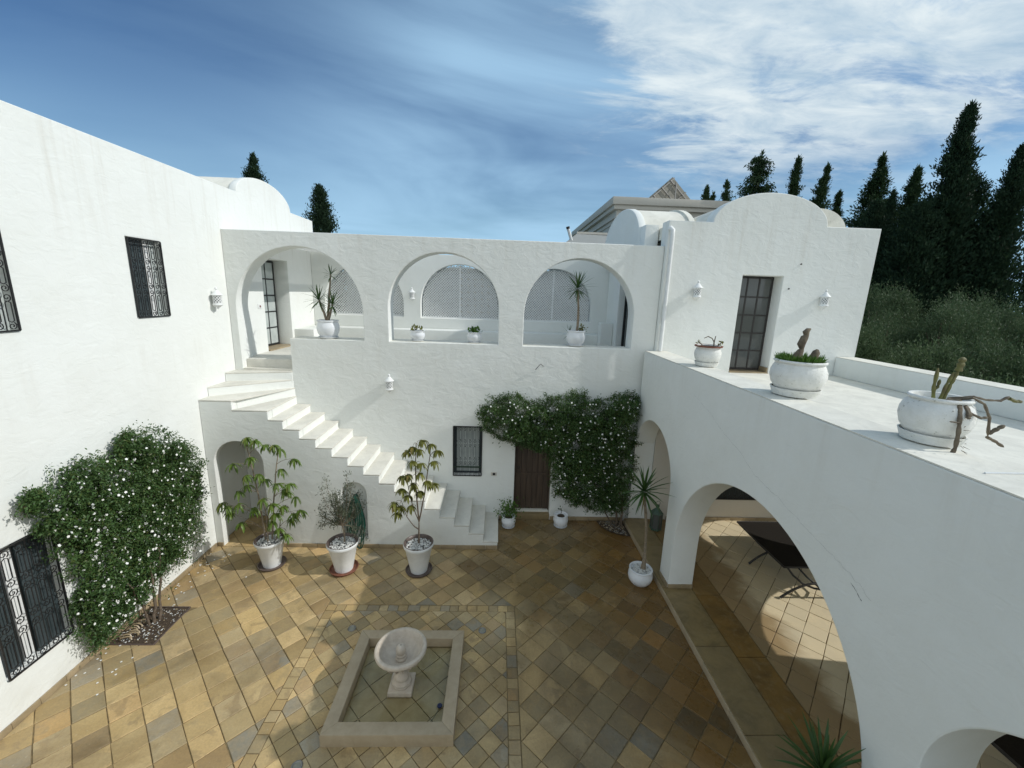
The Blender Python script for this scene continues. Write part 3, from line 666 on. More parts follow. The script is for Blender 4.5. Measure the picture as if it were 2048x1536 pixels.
# ================================================================== PAVILION (upper right)
PV = thing('pavilion', (5.4, 8.45, 3.5), 'white rooftop pavilion with a rounded gable and a black glazed door, upper right', 'building')
PY = 8.45; PX0, PX1 = 3.285, 7.57
PD = (4.90, 5.74, 3.52, 5.54)
gab = [(5.31+1.15*math.cos(a), 6.52+.58*math.sin(a)) for a in np.linspace(0, PI, 33)]
plate('wall', [(PX0, -.05), (4.2, -.05), (4.2, 3.3), (PX1, 3.3), (PX1, 6.52)]+gab+[(PX0, 6.52)], [rect(*PD)], 'y', PY, .35, PL, PV)
plate('side_wall', rect(8.81, 13.0, -.05, 6.52), [], 'x', PX1-.3, .3, PL, PV)
box('set_back_wall', 3.0, 3.28, 8.96, 9.3, 3.3, 6.51, PL, PV, .01)
plate('side_wall', rect(9.31, 12.42, 5.9, 6.52), [], 'x', 3.0, .28, PL, PV)
plate('vault_gable', [(9.28, 6.0), (12.45, 6.0)]+[(10.87+1.575*math.cos(a), 6.0+1.12*abs(math.sin(a))**.75) for a in np.linspace(0, PI, 29)], [], 'x', 2.99, .16, PLS, PV, .02)
def vaultf(name, ax0, ax1, m, c=10.87, r=1.56, z=6.0, h=1.10, ex=.75):
    vs = [(s, c+r*math.cos(a), z+h*abs(math.sin(a))**ex) for s in (ax0, ax1) for a in np.linspace(PI, 0, 25)]
    return MB().add(vs, [(i, i+1, 26+i, 25+i) for i in range(24)]+[tuple(range(25)), tuple(range(49, 24, -1))]).build(name, m, PV, True)
vaultf('cross_vault', 3.14, 4.15, COPE); vaultf('cross_vault_band', 4.14, 4.26, COPE, r=1.6, h=1.14)
box('roof', 3.3, 7.26, 8.81, 12.9, 6.2, 6.44, COPE, PV); box('rear_parapet', 3.2, 7.4, 12.7, 12.95, 6.2, 6.66, COPE, PV, .01)
vs = [(5.31+1.14*math.cos(a), y, 6.44+.63*math.sin(a)) for y in (8.79, 12.6) for a in np.linspace(PI, 0, 25)]
MB().add(vs, [(i, i+1, 26+i, 25+i) for i in range(24)]+[tuple(range(25)), tuple(range(49, 24, -1))]).build('vault', COPE, PV, True)
vs = [(6.57+.62*math.cos(a), y, 6.44+.50*math.sin(a)) for y in (8.86, 12.6) for a in np.linspace(PI, 0, 21)]
MB().add(vs, [(i, i+1, 22+i, 21+i) for i in range(20)]+[tuple(range(21)), tuple(range(41, 20, -1))]).build('small_vault', COPE, PV, True)
glazed_door(PV, lambda u, v, d: (PD[0]+.005+u, PY+.30-d, PD[2]+.04+v), PD[1]-PD[0]-.01, PD[3]-PD[2]-.05, 3, 5, GLASS2, IRONB, .038)
box('door_sill', PD[0]+.005, PD[1]-.005, PY-.02, PY+.30, 3.535, 3.56, SKIRT, PV, .004)
box('skirting', PD[1]-.028, PD[1]-.006, PY+.01, PY+.28, 3.561, 3.66, SKIRT, PV, .003)
box('room_back', 4.3, 7.2, 9.6, 9.7, 3.4, 6.2, PGREY, PV); box('room_floor', 4.3, 7.2, 8.81, 9.59, 3.4, 3.54, TREAD, PV)
dp = MB(); dp.tube([(3.28, 8.46, 6.36), (3.31, 8.42, 6.37), (3.345, 8.395, 6.33), (3.352, 8.39, 6.2), (3.352, 8.39, 3.96)], [.030, .045, .046, .038, .038], 12)
dp.tube([(3.352, 8.39, 4.72), (3.352, 8.39, 4.80)], .043, 12); dp.build('downpipe', WPAINT, PV, True)
for x, z in ((6.05, 4.92+.87), (5.85+.03, 5.30)): o = MB(); o.tube([(x, 8.43, z), (x, 8.46, z)], .014, 8); o.build('bolt_hole', IRON, PV)

# ================================================================== ARCADE WITH ROOF TERRACE
AR = thing('terrace_arcade', (XT, 4, 0), 'white arcade of round arches carrying the roof terrace along the right side', 'building')
def archhole(c, hy, spring, rise): return [(c-hy, .121), (c+hy, .121)] + [(c+hy*math.cos(a), spring+rise*math.sin(a)) for a in np.linspace(0, PI, 41)]
def legs(y0, y1, arcs, top, base=.121):     # outline of an arcade: open to the floor
    o = [(y1, top), (y0, top), (y0, base)]
    for c, h, s, r in sorted(arcs): o += [(c-h, base)] + [(c-h*math.cos(a), s+r*math.sin(a)) for a in np.linspace(0, PI, 41)] + [(c+h, base)]
    return o + [(y1, base)]
arcs = [(7.50, .96, 1.75, .93), (4.33, 1.83, .95, 1.80), (1.20, .98, 1.86, .94)]
plate('wall', legs(-2.5, 8.444, arcs, 3.94), [], 'x', XT, .43, PL, AR)
plate('east_wall', legs(-2.5, 8.444, [(7.38, .82, 1.35, 1.15), (1.20, .98, 1.86, .94)], 3.54), [[(4.36, .2)] + [(4.33+1.83*math.cos(a), .95+1.80*math.sin(a)) for a in np.linspace(0, PI/2-.02, 22)][::1] + [(4.36, 2.75)]][:0] + [[(4.36, .13), (6.16, .13)]+[(4.33+1.83*math.cos(a), .95+1.80*math.sin(a)) for a in np.linspace(0, PI/2-.02, 22)]], 'x', 7.15, .43, PL, AR)  # unseen half arch, shaped to cut off the sun patch on the floor
box('ledge_top', XT+.004, XT+.462, 8.40-11.0, 8.442, 3.941, 3.952, COPE, AR)
box('ledge_joint', 3.22, XT+.46, 2.425, 2.437, 3.953, 3.962, WPAINT, AR)
box('terrace_floor', XT+.432, 7.148, -2.5, 8.44, 3.2, 3.54, COPE, AR)
box('parapet', 7.15, 7.58, -2.5, 8.44, 3.541, 3.93, PL, AR, .015); box('parapet_top', 7.152, 7.578, -2.5, 8.438, 3.931, 3.94, COPE, AR)
# hairline crack in the arcade wall
pc = [(6.10, 3.57), (5.5, 3.42), (5.25, 3.30), (4.75, 3.18), (4.45, 3.03), (4.2, 2.99), (3.95, 2.96), (3.72, 2.90), (3.55, 2.87), (3.3, 2.82), (3.12, 2.80), (3.0, 2.77), (2.86, 2.72), (2.75, 2.68)]
def ribbon(name, pts, w, m, x=XT-.0015, jit=.012):
    P = []
    for a, b in zip(pts[:-1], pts[1:]):
        for i in range(5): k = i/5; P.append((a[0]+(b[0]-a[0])*k+random.uniform(-jit, jit), a[1]+(b[1]-a[1])*k+random.uniform(-jit, jit)))
    mb = MB()
    for i in range(len(P)-1):
        ww = w*random.uniform(.4, 1.2); mb.add([(x, P[i][0], P[i][1]-ww), (x, P[i+1][0], P[i+1][1]-ww), (x, P[i+1][0], P[i+1][1]+ww), (x, P[i][0], P[i][1]+ww)], [(0, 1, 2, 3)])
    return mb.build(name, m, AR)
ribbon('crack', pc, .0010, CRACK); ribbon('crack', [(2.98, 2.70), (2.9, 2.66), (2.84, 2.62)], .0035, CRACKD, jit=.005)
# arcade floor: kerb, long slabs, then diagonal tiles
af = MB(); af.box(2.99, 7.58, -2.5, 8.445, -.05, .105); af = tag(af.build('arcade_floor', GROUT), kind='structure')
ks = [-1.2, .03, 1.25, 2.48, 3.71, 4.945, 6.18, 7.41, 8.44]
for a, b in zip(ks[:-1], ks[1:]): brick(2.965, 3.465, a, b, 'border_slab', af, m=SLAB, ztop=.12)
ks = [-.2, 1.05, 2.28, 3.52, 4.755, 5.985, 7.22, 8.44]
for a, b in zip(ks[:-1], ks[1:]): brick(3.47, 3.89, a, b, 'border_slab', af, m=SLAB2, ztop=.12)
yy = -1.5
while yy < 8.4: e = min(yy+random.uniform(.55, .8), 8.44); box('kerb_stone', 2.957, 2.99, yy+.002, e-.002, -.03, .098+random.uniform(-.004, .002), RIM, af, .006); yy = e
tl = []
for cx, cy in gridtiles(PT, U0, V0, (3.9, 7.1), (.3, 8.4), 0):
    q = diamond(cx, cy, PT, .009)
    for a, b, c in ((-1, 0, -3.90), (1, 0, 7.12), (0, 1, 8.40), (0, -1, -.3)): q = clip(q, a, b, c) if len(q) > 2 else []
    if len(q) > 2 and area(q) > .003: tl.append((0 if cx < 6.4 and cy > 3.2 or cy < 2.2 else 1, cy, (cx, cy), q))
tl.sort(); rest = MB(); rr = []
for k, (a, b, c_, q) in enumerate(tl):
    if k < 240 and a == 0: MB().add(*prism(order(q), .09, .12+random.uniform(-.003, .001))).build('arcade_tile', TILEP, af)
    else: n0 = len(rest.f); rest.add(*prism(order(q), .09, .12)); rr += [random.random()]*(len(rest.f)-n0)
o = rest.build('arcade_tiles_beyond', TILEP, af, kind='stuff'); o.data.attributes.new('rnd', 'FLOAT', 'FACE').data.foreach_set('value', rr)
for c0, c1 in ((6.165, 6.535), (2.18, 2.495)):     # pillar skirting
    x = XT
    for s, e in ((XT+.002, XT+.215), (XT+.217, XT+.43)): box('skirting_tile', s, e, c0-.020, c0-.001, .10, .19, SKIRT, AR, .003)
    skirting(AR, c0, c1, 'y', XT-.001, .12, .07, .018, .19, -1)
# end wall of the arcade with a grilled window
plate('end_wall', rect(XT+.435, 7.14, -.05, 3.18), [rect(4.98, 6.1, .63, 1.9)], 'y', 8.41, .035, PLC, AR, .004)
ew = box('window', 4.95, 6.13, 8.447, 8.449, .6, 1.95, SHUT, AR)
grille(ew, lambda u, v: (4.99+u, 8.395, .645+v), 1.10, 1.24, 9, .007, (.5,))
skirting(AR, 3.9, 7.1, 'x', 8.408, .12, .075, .02, .3, -1)

# ================================================================== HOUSES BEHIND
bw = thing('rear_boundary_wall', (-1, 14.6, 0), 'grey rendered wall glimpsed through the gallery lattice screens', 'wall'); box('wall', -5.2, 2.9, 14.6, 14.8, -.05, 5.75, PLG, bw); box('wall_top', -5.25, 2.95, 14.55, 14.85, 5.751, 5.82, PLG, bw)
NH = thing('neighbouring_house', (9, 27, 0), 'cream neighbouring house with a deep moulded cornice, behind the pavilion', 'building')
def prof(mb, x0, x1, y0, y1, z0, z1): mb.box(x0, x1, y0, y1, z0, z1)
w_ = MB(); w_.box(6.55, 16, 24.5, 37, -.05, 9.2); w_.build('wall', PLC, NH)
for i, (o_, z0, z1) in enumerate(((.06, 9.2, 9.42), (.18, 9.421, 9.50), (.14, 9.501, 9.82), (.34, 9.821, 10.05), (.46, 10.051, 10.44))):
    box('cornice', 6.55-o_, 16+o_, 24.5-o_, 37+o_, z0, z1, PLC, NH, .02)
lw = thing('low_grey_house', (3, 22, 0), 'low grey roofed house just above the gallery wall, left of the cream house', 'building')
vs = [(2.9, 20, 7.35), (9.5, 20, 7.2), (9.5, 27, 7.2), (2.9, 27, 7.35), (3.75, 21.2, 8.05), (9.5, 21.2, 7.95), (9.5, 26, 7.95), (3.75, 26, 8.05)]
MB().add(vs, [(0, 1, 5, 4), (1, 2, 6, 5), (2, 3, 7, 6), (3, 0, 4, 7), (4, 5, 6, 7)]).build('roof', PLG, lw); box('wall', 3.1, 9.4, 20.15, 26.9, -.05, 7.2, PLG, lw)
box('roof_edge', 3.7, 9.5, 21.1, 21.3, 8.0, 8.10, PLC, lw)
av = thing('roof_vent', (2.95, 20.1, 7.4), 'small slanted white pipe on the edge of the low grey roof', 'pipe'); MB().tube([(3.35, 20.5, 7.6), (3.15, 20.4, 8.1)], .07, 8).build('pipe', WPAINT, av, True); MB().tube([(3.15, 20.4, 8.1), (3.12, 20.385, 8.2)], .085, 8).build('cap', IRONB, av, True)
so = thing('solar_panel_array', (9.8, 25.5, 10.44), 'tilted solar panel seen from behind on the roof of the cream house', 'solar panel')
pv = [Vector((8.2, 24.9, 10.55)), Vector((9.75, 26.0, 11.82)), Vector((11.35, 26.4, 10.6))]
a_, b_, c_ = Vector((8.35, 25.0, 10.62)), Vector((9.80, 25.4, 11.90)), Vector((11.9, 26.6, 10.62)); d_ = a_+(c_-b_)
nrm = (b_-a_).cross(c_-b_).normalized()*.04
P4 = [a_, b_, c_, d_]
for i in range(6):
    s0, s1 = i/6+.006, (i+1)/6-.006; L = lambda s: a_.lerp(b_, s); K = lambda s: d_.lerp(c_, s)
    q = [L(s0), L(s1), K(s1), K(s0)]; MB().add([tuple(p) for p in q]+[tuple(p+nrm) for p in q], [(0, 1, 2, 3), (7, 6, 5, 4), (0, 4, 5, 1), (1, 5, 6, 2), (2, 6, 7, 3), (3, 7, 4, 0)]).build('panel', PANEL, so)
fr = MB()
for s in (.03, .5, .97): fr.bar(tuple(a_.lerp(d_, s)-nrm*1.2), tuple(b_.lerp(c_, s)-nrm*1.2), .04)
for s in (.15, .5, .85): fr.bar(tuple(a_.lerp(b_, s)-nrm*2), tuple(d_.lerp(c_, s)-nrm*2), .035)
fr.bar((10.0, 25.3, 10.4), (10.05, 25.45, 11.66), .045); fr.bar((11.4, 26.2, 10.4), (11.4, 26.3, 10.85), .04); fr.build('support_frame', STEEL, so)

# ================================================================== FOUNTAIN
FS = thing('fountain_basin', (-1.12, 4.42, 0), 'low square stone basin with shallow water on the courtyard tiles, around the fountain', 'basin')
x0, x1, y0, y1 = -1.865, -.385, 3.69, 5.16; tk = .150; H = .165
for n_, p in (('front', [(x0, y0), (x1, y0), (x1-tk, y0+tk), (x0+tk, y0+tk)]), ('r', [(x1, y0), (x1, y1), (x1-tk, y1-tk), (x1-tk, y0+tk)]), ('b', [(x1, y1), (x0, y1), (x0+tk, y1-tk), (x1-tk, y1-tk)]), ('l', [(x0, y1), (x0, y0), (x0+tk, y0+tk), (x0+tk, y1-tk)])):
    f = order(p); o = MB().add([(x, y, z) for z in (-.03, H) for x, y in f], [(3, 2, 1, 0), (4, 5, 6, 7)]+[(i, (i+1) % 4, 4+(i+1) % 4, 4+i) for i in range(4)]).build('rim_stone', RIM, FS); bevelled(o, .006)
ix = (x0+tk, x1-tk, y0+tk, y1-tk)
for cx, cy in gridtiles(.30, (-1.12+4.42)*q2, (4.42+1.12)*q2, ix[:2], ix[2:], 0):
    q = diamond(cx, cy, .30, .008, .003)
    for a, b, c in ((-1, 0, -ix[0]), (1, 0, ix[1]), (0, 1, ix[3]), (0, -1, -ix[2])): q = clip(q, a, b, c) if len(q) > 2 else []
    if len(q) > 2 and area(q) > .002: MB().add(*prism(order(q), -.03, .008, .002)).build('basin_tile', BASIN, FS)
tag(MB().add([(ix[0], ix[2], .030), (ix[1], ix[2], .030), (ix[1], ix[3], .030), (ix[0], ix[3], .030)], [(0, 1, 2, 3)]).build('basin_water', WATER), kind='structure')
FO = thing('stone_fountain', (-1.12, 4.40, .01), 'pale stone pedestal fountain bowl with a small domed spout, standing in the basin', 'fountain')
fc = (-1.12, 4.40)
bevelled(MB().box(fc[0]-.15, fc[0]+.15, fc[1]-.15, fc[1]+.15, .009, .085).build('plinth', FOUNT, FO), .008)
oc = [(.128*math.cos(PI/8+i*PI/4), .128*math.sin(PI/8+i*PI/4)) for i in range(8)]
o = MB().add([(fc[0]+x, fc[1]+y, z) for z in (.086, .118) for x, y in oc], [tuple(range(7, -1, -1)), tuple(range(8, 16))]+[(i, (i+1) % 8, 8+(i+1) % 8, 8+i) for i in range(8)]).build('octagonal_base', FOUNT, FO); bevelled(o, .005)
MB().lathe([(.112, .119), (.12, .128), (.118, .14), (.104, .15), (.088, .155), (.082, .17), (.092, .18), (.098, .20), (.09, .222), (.074, .24), (.062, .262), (.06, .29), (.07, .30), (.078, .315), (.07, .33), (.062, .35), (.085, .385), (.12, .42)], 32, (*fc, 0)).build('column', FOUNT, FO, True)
MB().lathe([(.06, .40), (.13, .425), (.20, .465), (.255, .52), (.275, .565), (.303, .572), (.320, .592), (.322, .612), (.312, .63), (.291, .636), (.283, .631), (.276, .633), (.266, .620), (.25, .572), (.20, .515), (.14, .475), (.08, .462), (.0, .46)], 64, (*fc, 0)).build('bowl', FOUNT, FO, True)
fl = MB()
for i in range(20):
    a = 2*PI*i/20; fl.tube([(fc[0]+r*math.cos(a), fc[1]+r*math.sin(a), z) for r, z in ((.15, .432), (.215, .475), (.262, .53), (.284, .562))], [.012, .019, .02, .014], 6)
fl.build('bowl_gadroons', FOUNT, FO, True, kind='stuff')
MB().lathe([(.068, .463), (.074, .475), (.07, .49), (.058, .50), (.064, .515), (.062, .53), (.052, .537), (.060, .56), (.060, .60), (.053, .63), (.034, .65), (.01, .657), (.0, .655)], 28, (*fc, 0)).build('spout', FOUNT, FO, True)
MB().lathe([(.007, .654), (.007, .6585), (0, .6586)], 10, (*fc, 0)).build('nozzle_hole', IRON, FO)
pf = thing('pump_float', (-.62, 4.12, .03), 'round navy float on a thin cord lying in the basin water', 'float')
MB().lathe([(.0, 0), (.028, .0), (.032, .008), (.03, .016), (.0, .018)], 16, (-.60, 4.13, .03)).build('float', BLUE, pf, True)
MB().tube([(-.605, 4.10, .034), (-.63, 4.03, .033), (-.66, 3.97, .034), (-.69, 3.93, .034)], .003, 5).build('cord', LGREEN, pf)
for l, (x, y) in zip(('round steel ground light in the tiles behind the basin, nearer the sunlit side', 'round steel ground light in the tiles behind the basin, on the shaded right', 'round steel ground light in the tiles before the basin at the bottom edge'), ((-2.09, 5.36), (-.125, 5.33), (-2.03, 3.50))):
    gl = thing('ground_light', (x, y, 0), l, 'light', 'round lights let into the paving')
    MB().lathe([(.060, .0), (.060, .007), (.055, .011), (.044, .011), (.040, .006)], 28, (x, y, 0)).build('ring', STEEL, gl, True)
    MB().lathe([(.040, .0), (.040, .006), (.022, .009), (.0, .010)], 24, (x, y, 0)).build('lens', LENS, gl, True)

# ================================================================== WALL LANTERNS (pierced white ceramic)
def lantern():
    r = thing('wall_lantern', (0, 0, 0), 'x', 'lantern', 'pierced white ceramic wall lanterns')
    MB().lathe([(.128, .20), (.133, .205), (.128, .213), (.10, .235), (.062, .27), (.040, .295), (.028, .302), (.026, .318), (.034, .328), (.033, .345), (.018, .362), (.0, .368)], 28).build('cap', WPAINT, r, True)
    MB().lathe([(.0, -.085), (.012, -.082), (.025, -.06), (.055, -.035), (.092, -.012), (.112, .0), (.114, .012), (.106, .018)], 28).build('base', WPAINT, r, True)
    nn, nh, R_ = 72, 26, .098; mb = MB(); inner = MB(); vs = []; fs = []
    for k, rr_ in ((0, R_), (1, R_-.010)):
        for j in range(nh+1):
            for i in range(nn): a = 2*PI*i/nn; vs.append((rr_*math.cos(a), rr_*math.sin(a), .016+.186*j/nh))
    def solid(i, j):
        i %= nn
        if j < 0 or j >= nh: return None
        if j < 3 or j > nh-4: return True
        u = (i+.5)/nn*9; v = (j-2.5)/(nh-6)*2.5
        du, dv = (u % 1)-.5, (v % 1)-.5
        if abs(du)+abs(dv) < .37: return False
        du, dv = ((u+.5) % 1)-.5, ((v+.5) % 1)-.5
        if abs(du)+abs(dv) < .26 and .3 < v < 2.2: return False
        return True
    K = (nh+1)*nn; I = lambda i, j, k: k*K+j*nn+(i % nn)
    for j in range(nh):
        for i in range(nn):
            if not solid(i, j): continue
            fs += [(I(i, j, 0), I(i+1, j, 0), I(i+1, j+1, 0), I(i, j+1, 0)), (I(i, j+1, 1), I(i+1, j+1, 1), I(i+1, j, 1), I(i, j, 1))]
            for (di, dj), (p, q) in {(1, 0): ((i+1, j), (i+1, j+1)), (-1, 0): ((i, j+1), (i, j)), (0, 1): ((i+1, j+1), (i, j+1)), (0, -1): ((i, j), (i+1, j))}.items():
                if solid(i+di, j+dj) is not True: fs.append((I(*q, 0), I(*p, 0), I(*p, 1), I(*q, 1)))
    mb.add(vs, fs).build('pierced_body', WPAINT, r)
    MB().lathe([(.072, .018), (.074, .10), (.072, .198), (.0, .199)], 16).build('shade_core', SHUT, r, True)  # dark core stands in for the shade inside the pierced body
    return r
LP = [((XL+.10, 8.08, 4.62), 'pierced white lantern on the left wing wall, beside the left arch'), ((-2.24, 8.45, 2.98), 'pierced white lantern on the rear wall above the stair steps'),
      ((3.96, 8.35, 5.07), 'pierced white lantern left of the pavilion door'), ((6.60, 8.35, 4.98), 'pierced white lantern right of the pavilion door'), ((-2.53, 12.29, 4.78), 'small pierced white lantern between lattice screens inside the gallery')]
L0 = lantern()
for i, (p, l) in enumerate(LP):
    o = L0 if i == 0 else place(L0, p); o.location = p; o.scale = (.74, .74, .90); o['label'] = l
sb = thing('wall_switch', (-.02, YW, 1.08), 'small cream socket box with a black centre on the wall beside the wooden door', 'switch')
box('plate', -.085, .045, YW-.012, YW-.001, 1.05, 1.13, PLC, sb, .003); box('socket', -.045, .01, YW-.02, YW-.012, 1.065, 1.115, IRON, sb)
sb = thing('wall_switch', (XL, 9.62, 4.55), 'small switch plate beside the black door inside the left arch', 'switch')
box('plate', XL+.001, XL+.012, 9.56, 9.70, 4.50, 4.60, WPAINT, sb, .003); box('button', XL+.012, XL+.02, 9.615, 9.655, 4.53, 4.57, TERRA, sb)
sb = thing('wall_switch', (3.19, 9.8, 4.5), 'small switch plate on the side wall seen through the right arch', 'switch')
box('plate', 3.18, 3.199, 9.70, 9.80, 4.42, 4.52, WPAINT, sb); box('button', 3.170, 3.18, 9.73, 9.77, 4.45, 4.49, IRON, sb)
wh = thing('cable_hook', (.90, YW, 3.55), 'thin bent wire hook sticking out of the rear wall below the right arch', 'hook'); MB().tube([(.80, YW-.02, 3.47), (.86, YW-.04, 3.55), (.90, YW-.06, 3.60), (.95, YW-.05, 3.56), (.98, YW-.02, 3.55)], .006, 5).build('wire', IRONB, wh)

# hose in the niche, pole beside
hs = thing('garden_hose', (-2.68, YS, .3), 'coiled green garden hose hanging in the small arched niche under the stair', 'hose')
for k in range(9):
    dx = random.uniform(-.05, .05); zb = random.uniform(.10, .55) if k > 1 else .03; w = random.uniform(.07, .17); y = YS+.05-random.uniform(.0, .12)
    pts = []
    for a in np.linspace(0, 2*PI, 26): pts.append((-2.68+dx*.3+w*math.sin(a)*(1-.55*max(0, math.cos(a)))+dx*(1-math.cos(a)), y-.02*(1-math.cos(a))-(.10 if zb < .1 and math.cos(a) < -.3 else 0), 1.12-(1.12-zb)*(1-math.cos(a))/2+random.uniform(-.006, .006)))
    MB().tube(pts, .011, 7).build('hose_loop', HOSE, hs, True)
MB().tube([(-2.68, YS+.15, 1.10), (-2.68, YS-.01, 1.10), (-2.68, YS-.03, 1.14)], .012, 6).build('hook', IRONB, hs)
MB().tube([(-2.72, YS-.02, 1.08), (-2.70, YS-.04, .9), (-2.71, YS-.05, .5), (-2.66, YS-.05, .14)], .008, 6).build('hose_end', DTERRA, hs)
po = thing('garden_pole', (-2.98, 7.12, 0), 'thin pale green pole leaning by the stair wall behind the middle pot', 'pole'); MB().tube([(-2.93, 7.30, .0), (-3.0, 7.372, 1.22)], .012, 8).build('pole', LGREEN if 0 else WPAINT, po, True)

# ================================================================== PLANT POTS AND PLANTS
def pebbles(name, c, r, z, n, par, m=PEB, s0=.011, s1=.024, dome=.012, m2=None):
    base = [(1, 0, 0), (-1, 0, 0), (0, 1, 0), (0, -1, 0), (0, 0, 1), (0, 0, -1)]; fc_ = [(0, 2, 4), (2, 1, 4), (1, 3, 4), (3, 0, 4), (2, 0, 5), (1, 2, 5), (3, 1, 5), (0, 3, 5)]
    for mm, nn in ((m, n), (m2 or PEB2, n//5)):
        mb = MB()
        for _ in range(nn):
            a = random.uniform(0, 2*PI); q = r*math.sqrt(random.random()); s = random.uniform(s0, s1); Mx = Matrix.Rotation(random.uniform(0, 6), 3, 'Z')
            cx, cy, cz = c[0]+q*math.cos(a), c[1]+q*math.sin(a), z+dome*(1-(q/r)**2)+random.uniform(-.006, .008)
            sc = (s, s*random.uniform(.6, .9), s*random.uniform(.45, .7))
            mb.add([tuple(Mx @ Vector((b[0]*sc[0], b[1]*sc[1], b[2]*sc[2]))+Vector((cx, cy, cz))) for b in base], fc_)
        mb.build(name, mm, par, True, kind='stuff')
def round_pot(t, c, rad, h, m, rim=None, saucer=None, rz=None, n=40):
    """bellied pot"""
    x, y, z = c; rim = rim or rad*.78; P = [(rad*.60, 0), (rad*.74, h*.08), (rad*.92, h*.28), (rad, h*.50), (rad*.985, h*.66), (rad*.90, h*.82), (rim*1.0, h*.90), (rim*1.09, h*.93), (rim*1.11, h*.965), (rim*1.06, h), (rim*.96, h*.995), (rim*.92, h*.95), (rim*.90, h*.86), (0, h*.86)]
    if saucer:
        z0 = z; MB().lathe([(rad*.62, 0), (rad*.80, .012), (rad*.88, saucer*.75), (rad*.91, saucer), (rad*.86, saucer*1.0), (rad*.82, saucer*.6), (0, saucer*.5)], n, (x, y, z0)).build('saucer', m, t, True); z += saucer*.52
    MB().lathe(P, n, (x, y, z)).build('pot', m, t, True); return z+h
def cone_pot(t, c, r0, r1, h, m, ms, z0=.03):
    x, y, z = c; MB().lathe([(r0*1.15, 0), (r0*1.5, .01), (r0*1.62, .045), (r0*1.55, .05), (r0*1.42, .02), (0, .018)], 40, (x, y, z)).build('saucer', ms, t, True)
    z += .02; MB().lathe([(r0, 0), (r0*1.02, .02), (r1*.93, h*.84), (r1*.97, h*.86), (r1*1.03, h*.90), (r1*1.05, h*.97), (r1*1.02, h)], 40, (x, y, z), cap=False).build('pot', m, t, True)
    MB().lathe([(r1*1.02, h), (r1*.96, h*1.0), (r1*.90, h*.97), (r1*.86, h*.90), (r1*.5, h*.89)], 40, (x, y, z), cap=False).build('pot_lip', DTERRA, t, True); return z+h
def blade(P0, d, L, w, droop, segs=5, fold=.3):
    d = Vector(d).normalized(); side = d.cross(Vector((0, 0, 1)));
    if side.length < .05: side = Vector((1, 0, 0))
    side.normalize(); vs = []; fs = []; p = Vector(P0)
    for i in range(segs+1):
        k = i/segs; ww = w*(.55+1.1*k)*(1-k)**.8 if k < .999 else 0; ww = max(ww, .0012); nrm_ = side.cross(d)
        vs += [tuple(p-side*ww+nrm_*ww*fold), tuple(p), tuple(p+side*ww+nrm_*ww*fold)]
        d = (d+Vector((0, 0, -droop/segs))).normalized(); p = p+d*(L/segs)
    for i in range(segs):
        a = i*3; fs += [(a, a+1, a+4, a+3), (a+1, a+2, a+5, a+4)]
    return vs, fs
def yucca_crown(t, c, n, L, w, droop=.35, zmin=-.5, parts=True, m=YUC):
    mb = MB()
    for i in range(n):
        a = i*2.39996+random.uniform(-.2, .2); k = (i+.5)/n; el = PI/2*(.98-k*1.45) if zmin < 0 else PI/2*(.98-k)
        l = L*random.uniform(.85, 1.1)*(.8+.2*math.sin(PI*min(1, k*1.3))); vs, fs = blade((c[0]+.015*math.cos(a), c[1]+.015*math.sin(a), c[2]-.10*k), (math.cos(a)*math.cos(el), math.sin(a)*math.cos(el), math.sin(el)), l, w, droop*random.uniform(.5, 1.4))
        if parts: MB().add(vs, fs).build('leaf', m, t, True)
        else: mb.add(vs, fs)
    if not parts: mb.build('leaf_crown', m, t, True, kind='stuff')
def curve_pts(a, b, bend=(0, 0, 0), n=8, wig=.0):
    a, b, bend = map(lambda v: np.array(v, float), (a, b, bend)); return [tuple(a+(b-a)*k+bend*4*k*(1-k)+np.array([random.uniform(-wig, wig), random.uniform(-wig, wig), 0])*(0 < k < 1)) for k in np.linspace(0, 1, n)]
def drooping_tree(t, base, stems, clusters, m, trunk_r=.016, leafL=.185, leafW=.026):
    """stems: polylines; clusters: (position, attach point, leaflet count)"""
    mb = MB()
    for pts, r in stems: mb.tube(pts, np.linspace(r, r*.45, len(pts)), 7)
    mb.build('stem', BARK if m is FIC2 else PBARK, t, True)
    for c, at, n in clusters:
        lf = MB(); tw = MB(); tw.tube(curve_pts(at, c, (0, 0, .04), 5), [.006, .005, .004, .003, .0025], 5)
        for i in range(n+4):
            a = i*2.4+random.uniform(-.4, .4); el = random.uniform(-.5, .55); l = leafL*random.uniform(.75, 1.15)
            vs, fs = blade(c, (math.cos(a)*math.cos(el), math.sin(a)*math.cos(el), math.sin(el)), l, leafW*random.uniform(.8, 1.15), 2.3*random.uniform(.7, 1.2), 5, .35); lf.add(vs, fs)
        o = lf.build('leaf_cluster', m, t, True); tw.build('twig', PBARK, o, True)
# left: tall plant with drooping leaves
t = thing('potted_tree', (-4.04, 6.83, 0), 'tall green plant with drooping leaf clusters in a conical white pot, before the arched passage', 'potted plant', 'conical white pots in front of the stair')
z = cone_pot(t, (-4.04, 6.83, .0), .145, .245, .52, WPAINT, DTERRA); pebbles('pebbles', (-4.04, 6.83), .20, z-.045, 260, t)
b = (-4.04, 6.83)
S1 = curve_pts((b[0]-.07, b[1], .5), (-4.30, 6.85, 2.38), (.03, 0, 0), 9, .01); S2 = curve_pts((b[0]+.03, b[1]+.02, .5), (-3.80, 6.92, 2.15), (-.02, 0, 0), 9, .01); S3 = curve_pts((b[0]-.01, b[1]-.05, .5), (-4.08, 6.80, 1.35), (.03, 0, 0), 6, .01); S4 = curve_pts((b[0]+.10, b[1], .5), (-3.80, 6.85, 1.05), (.02, 0, 0), 5, .005)
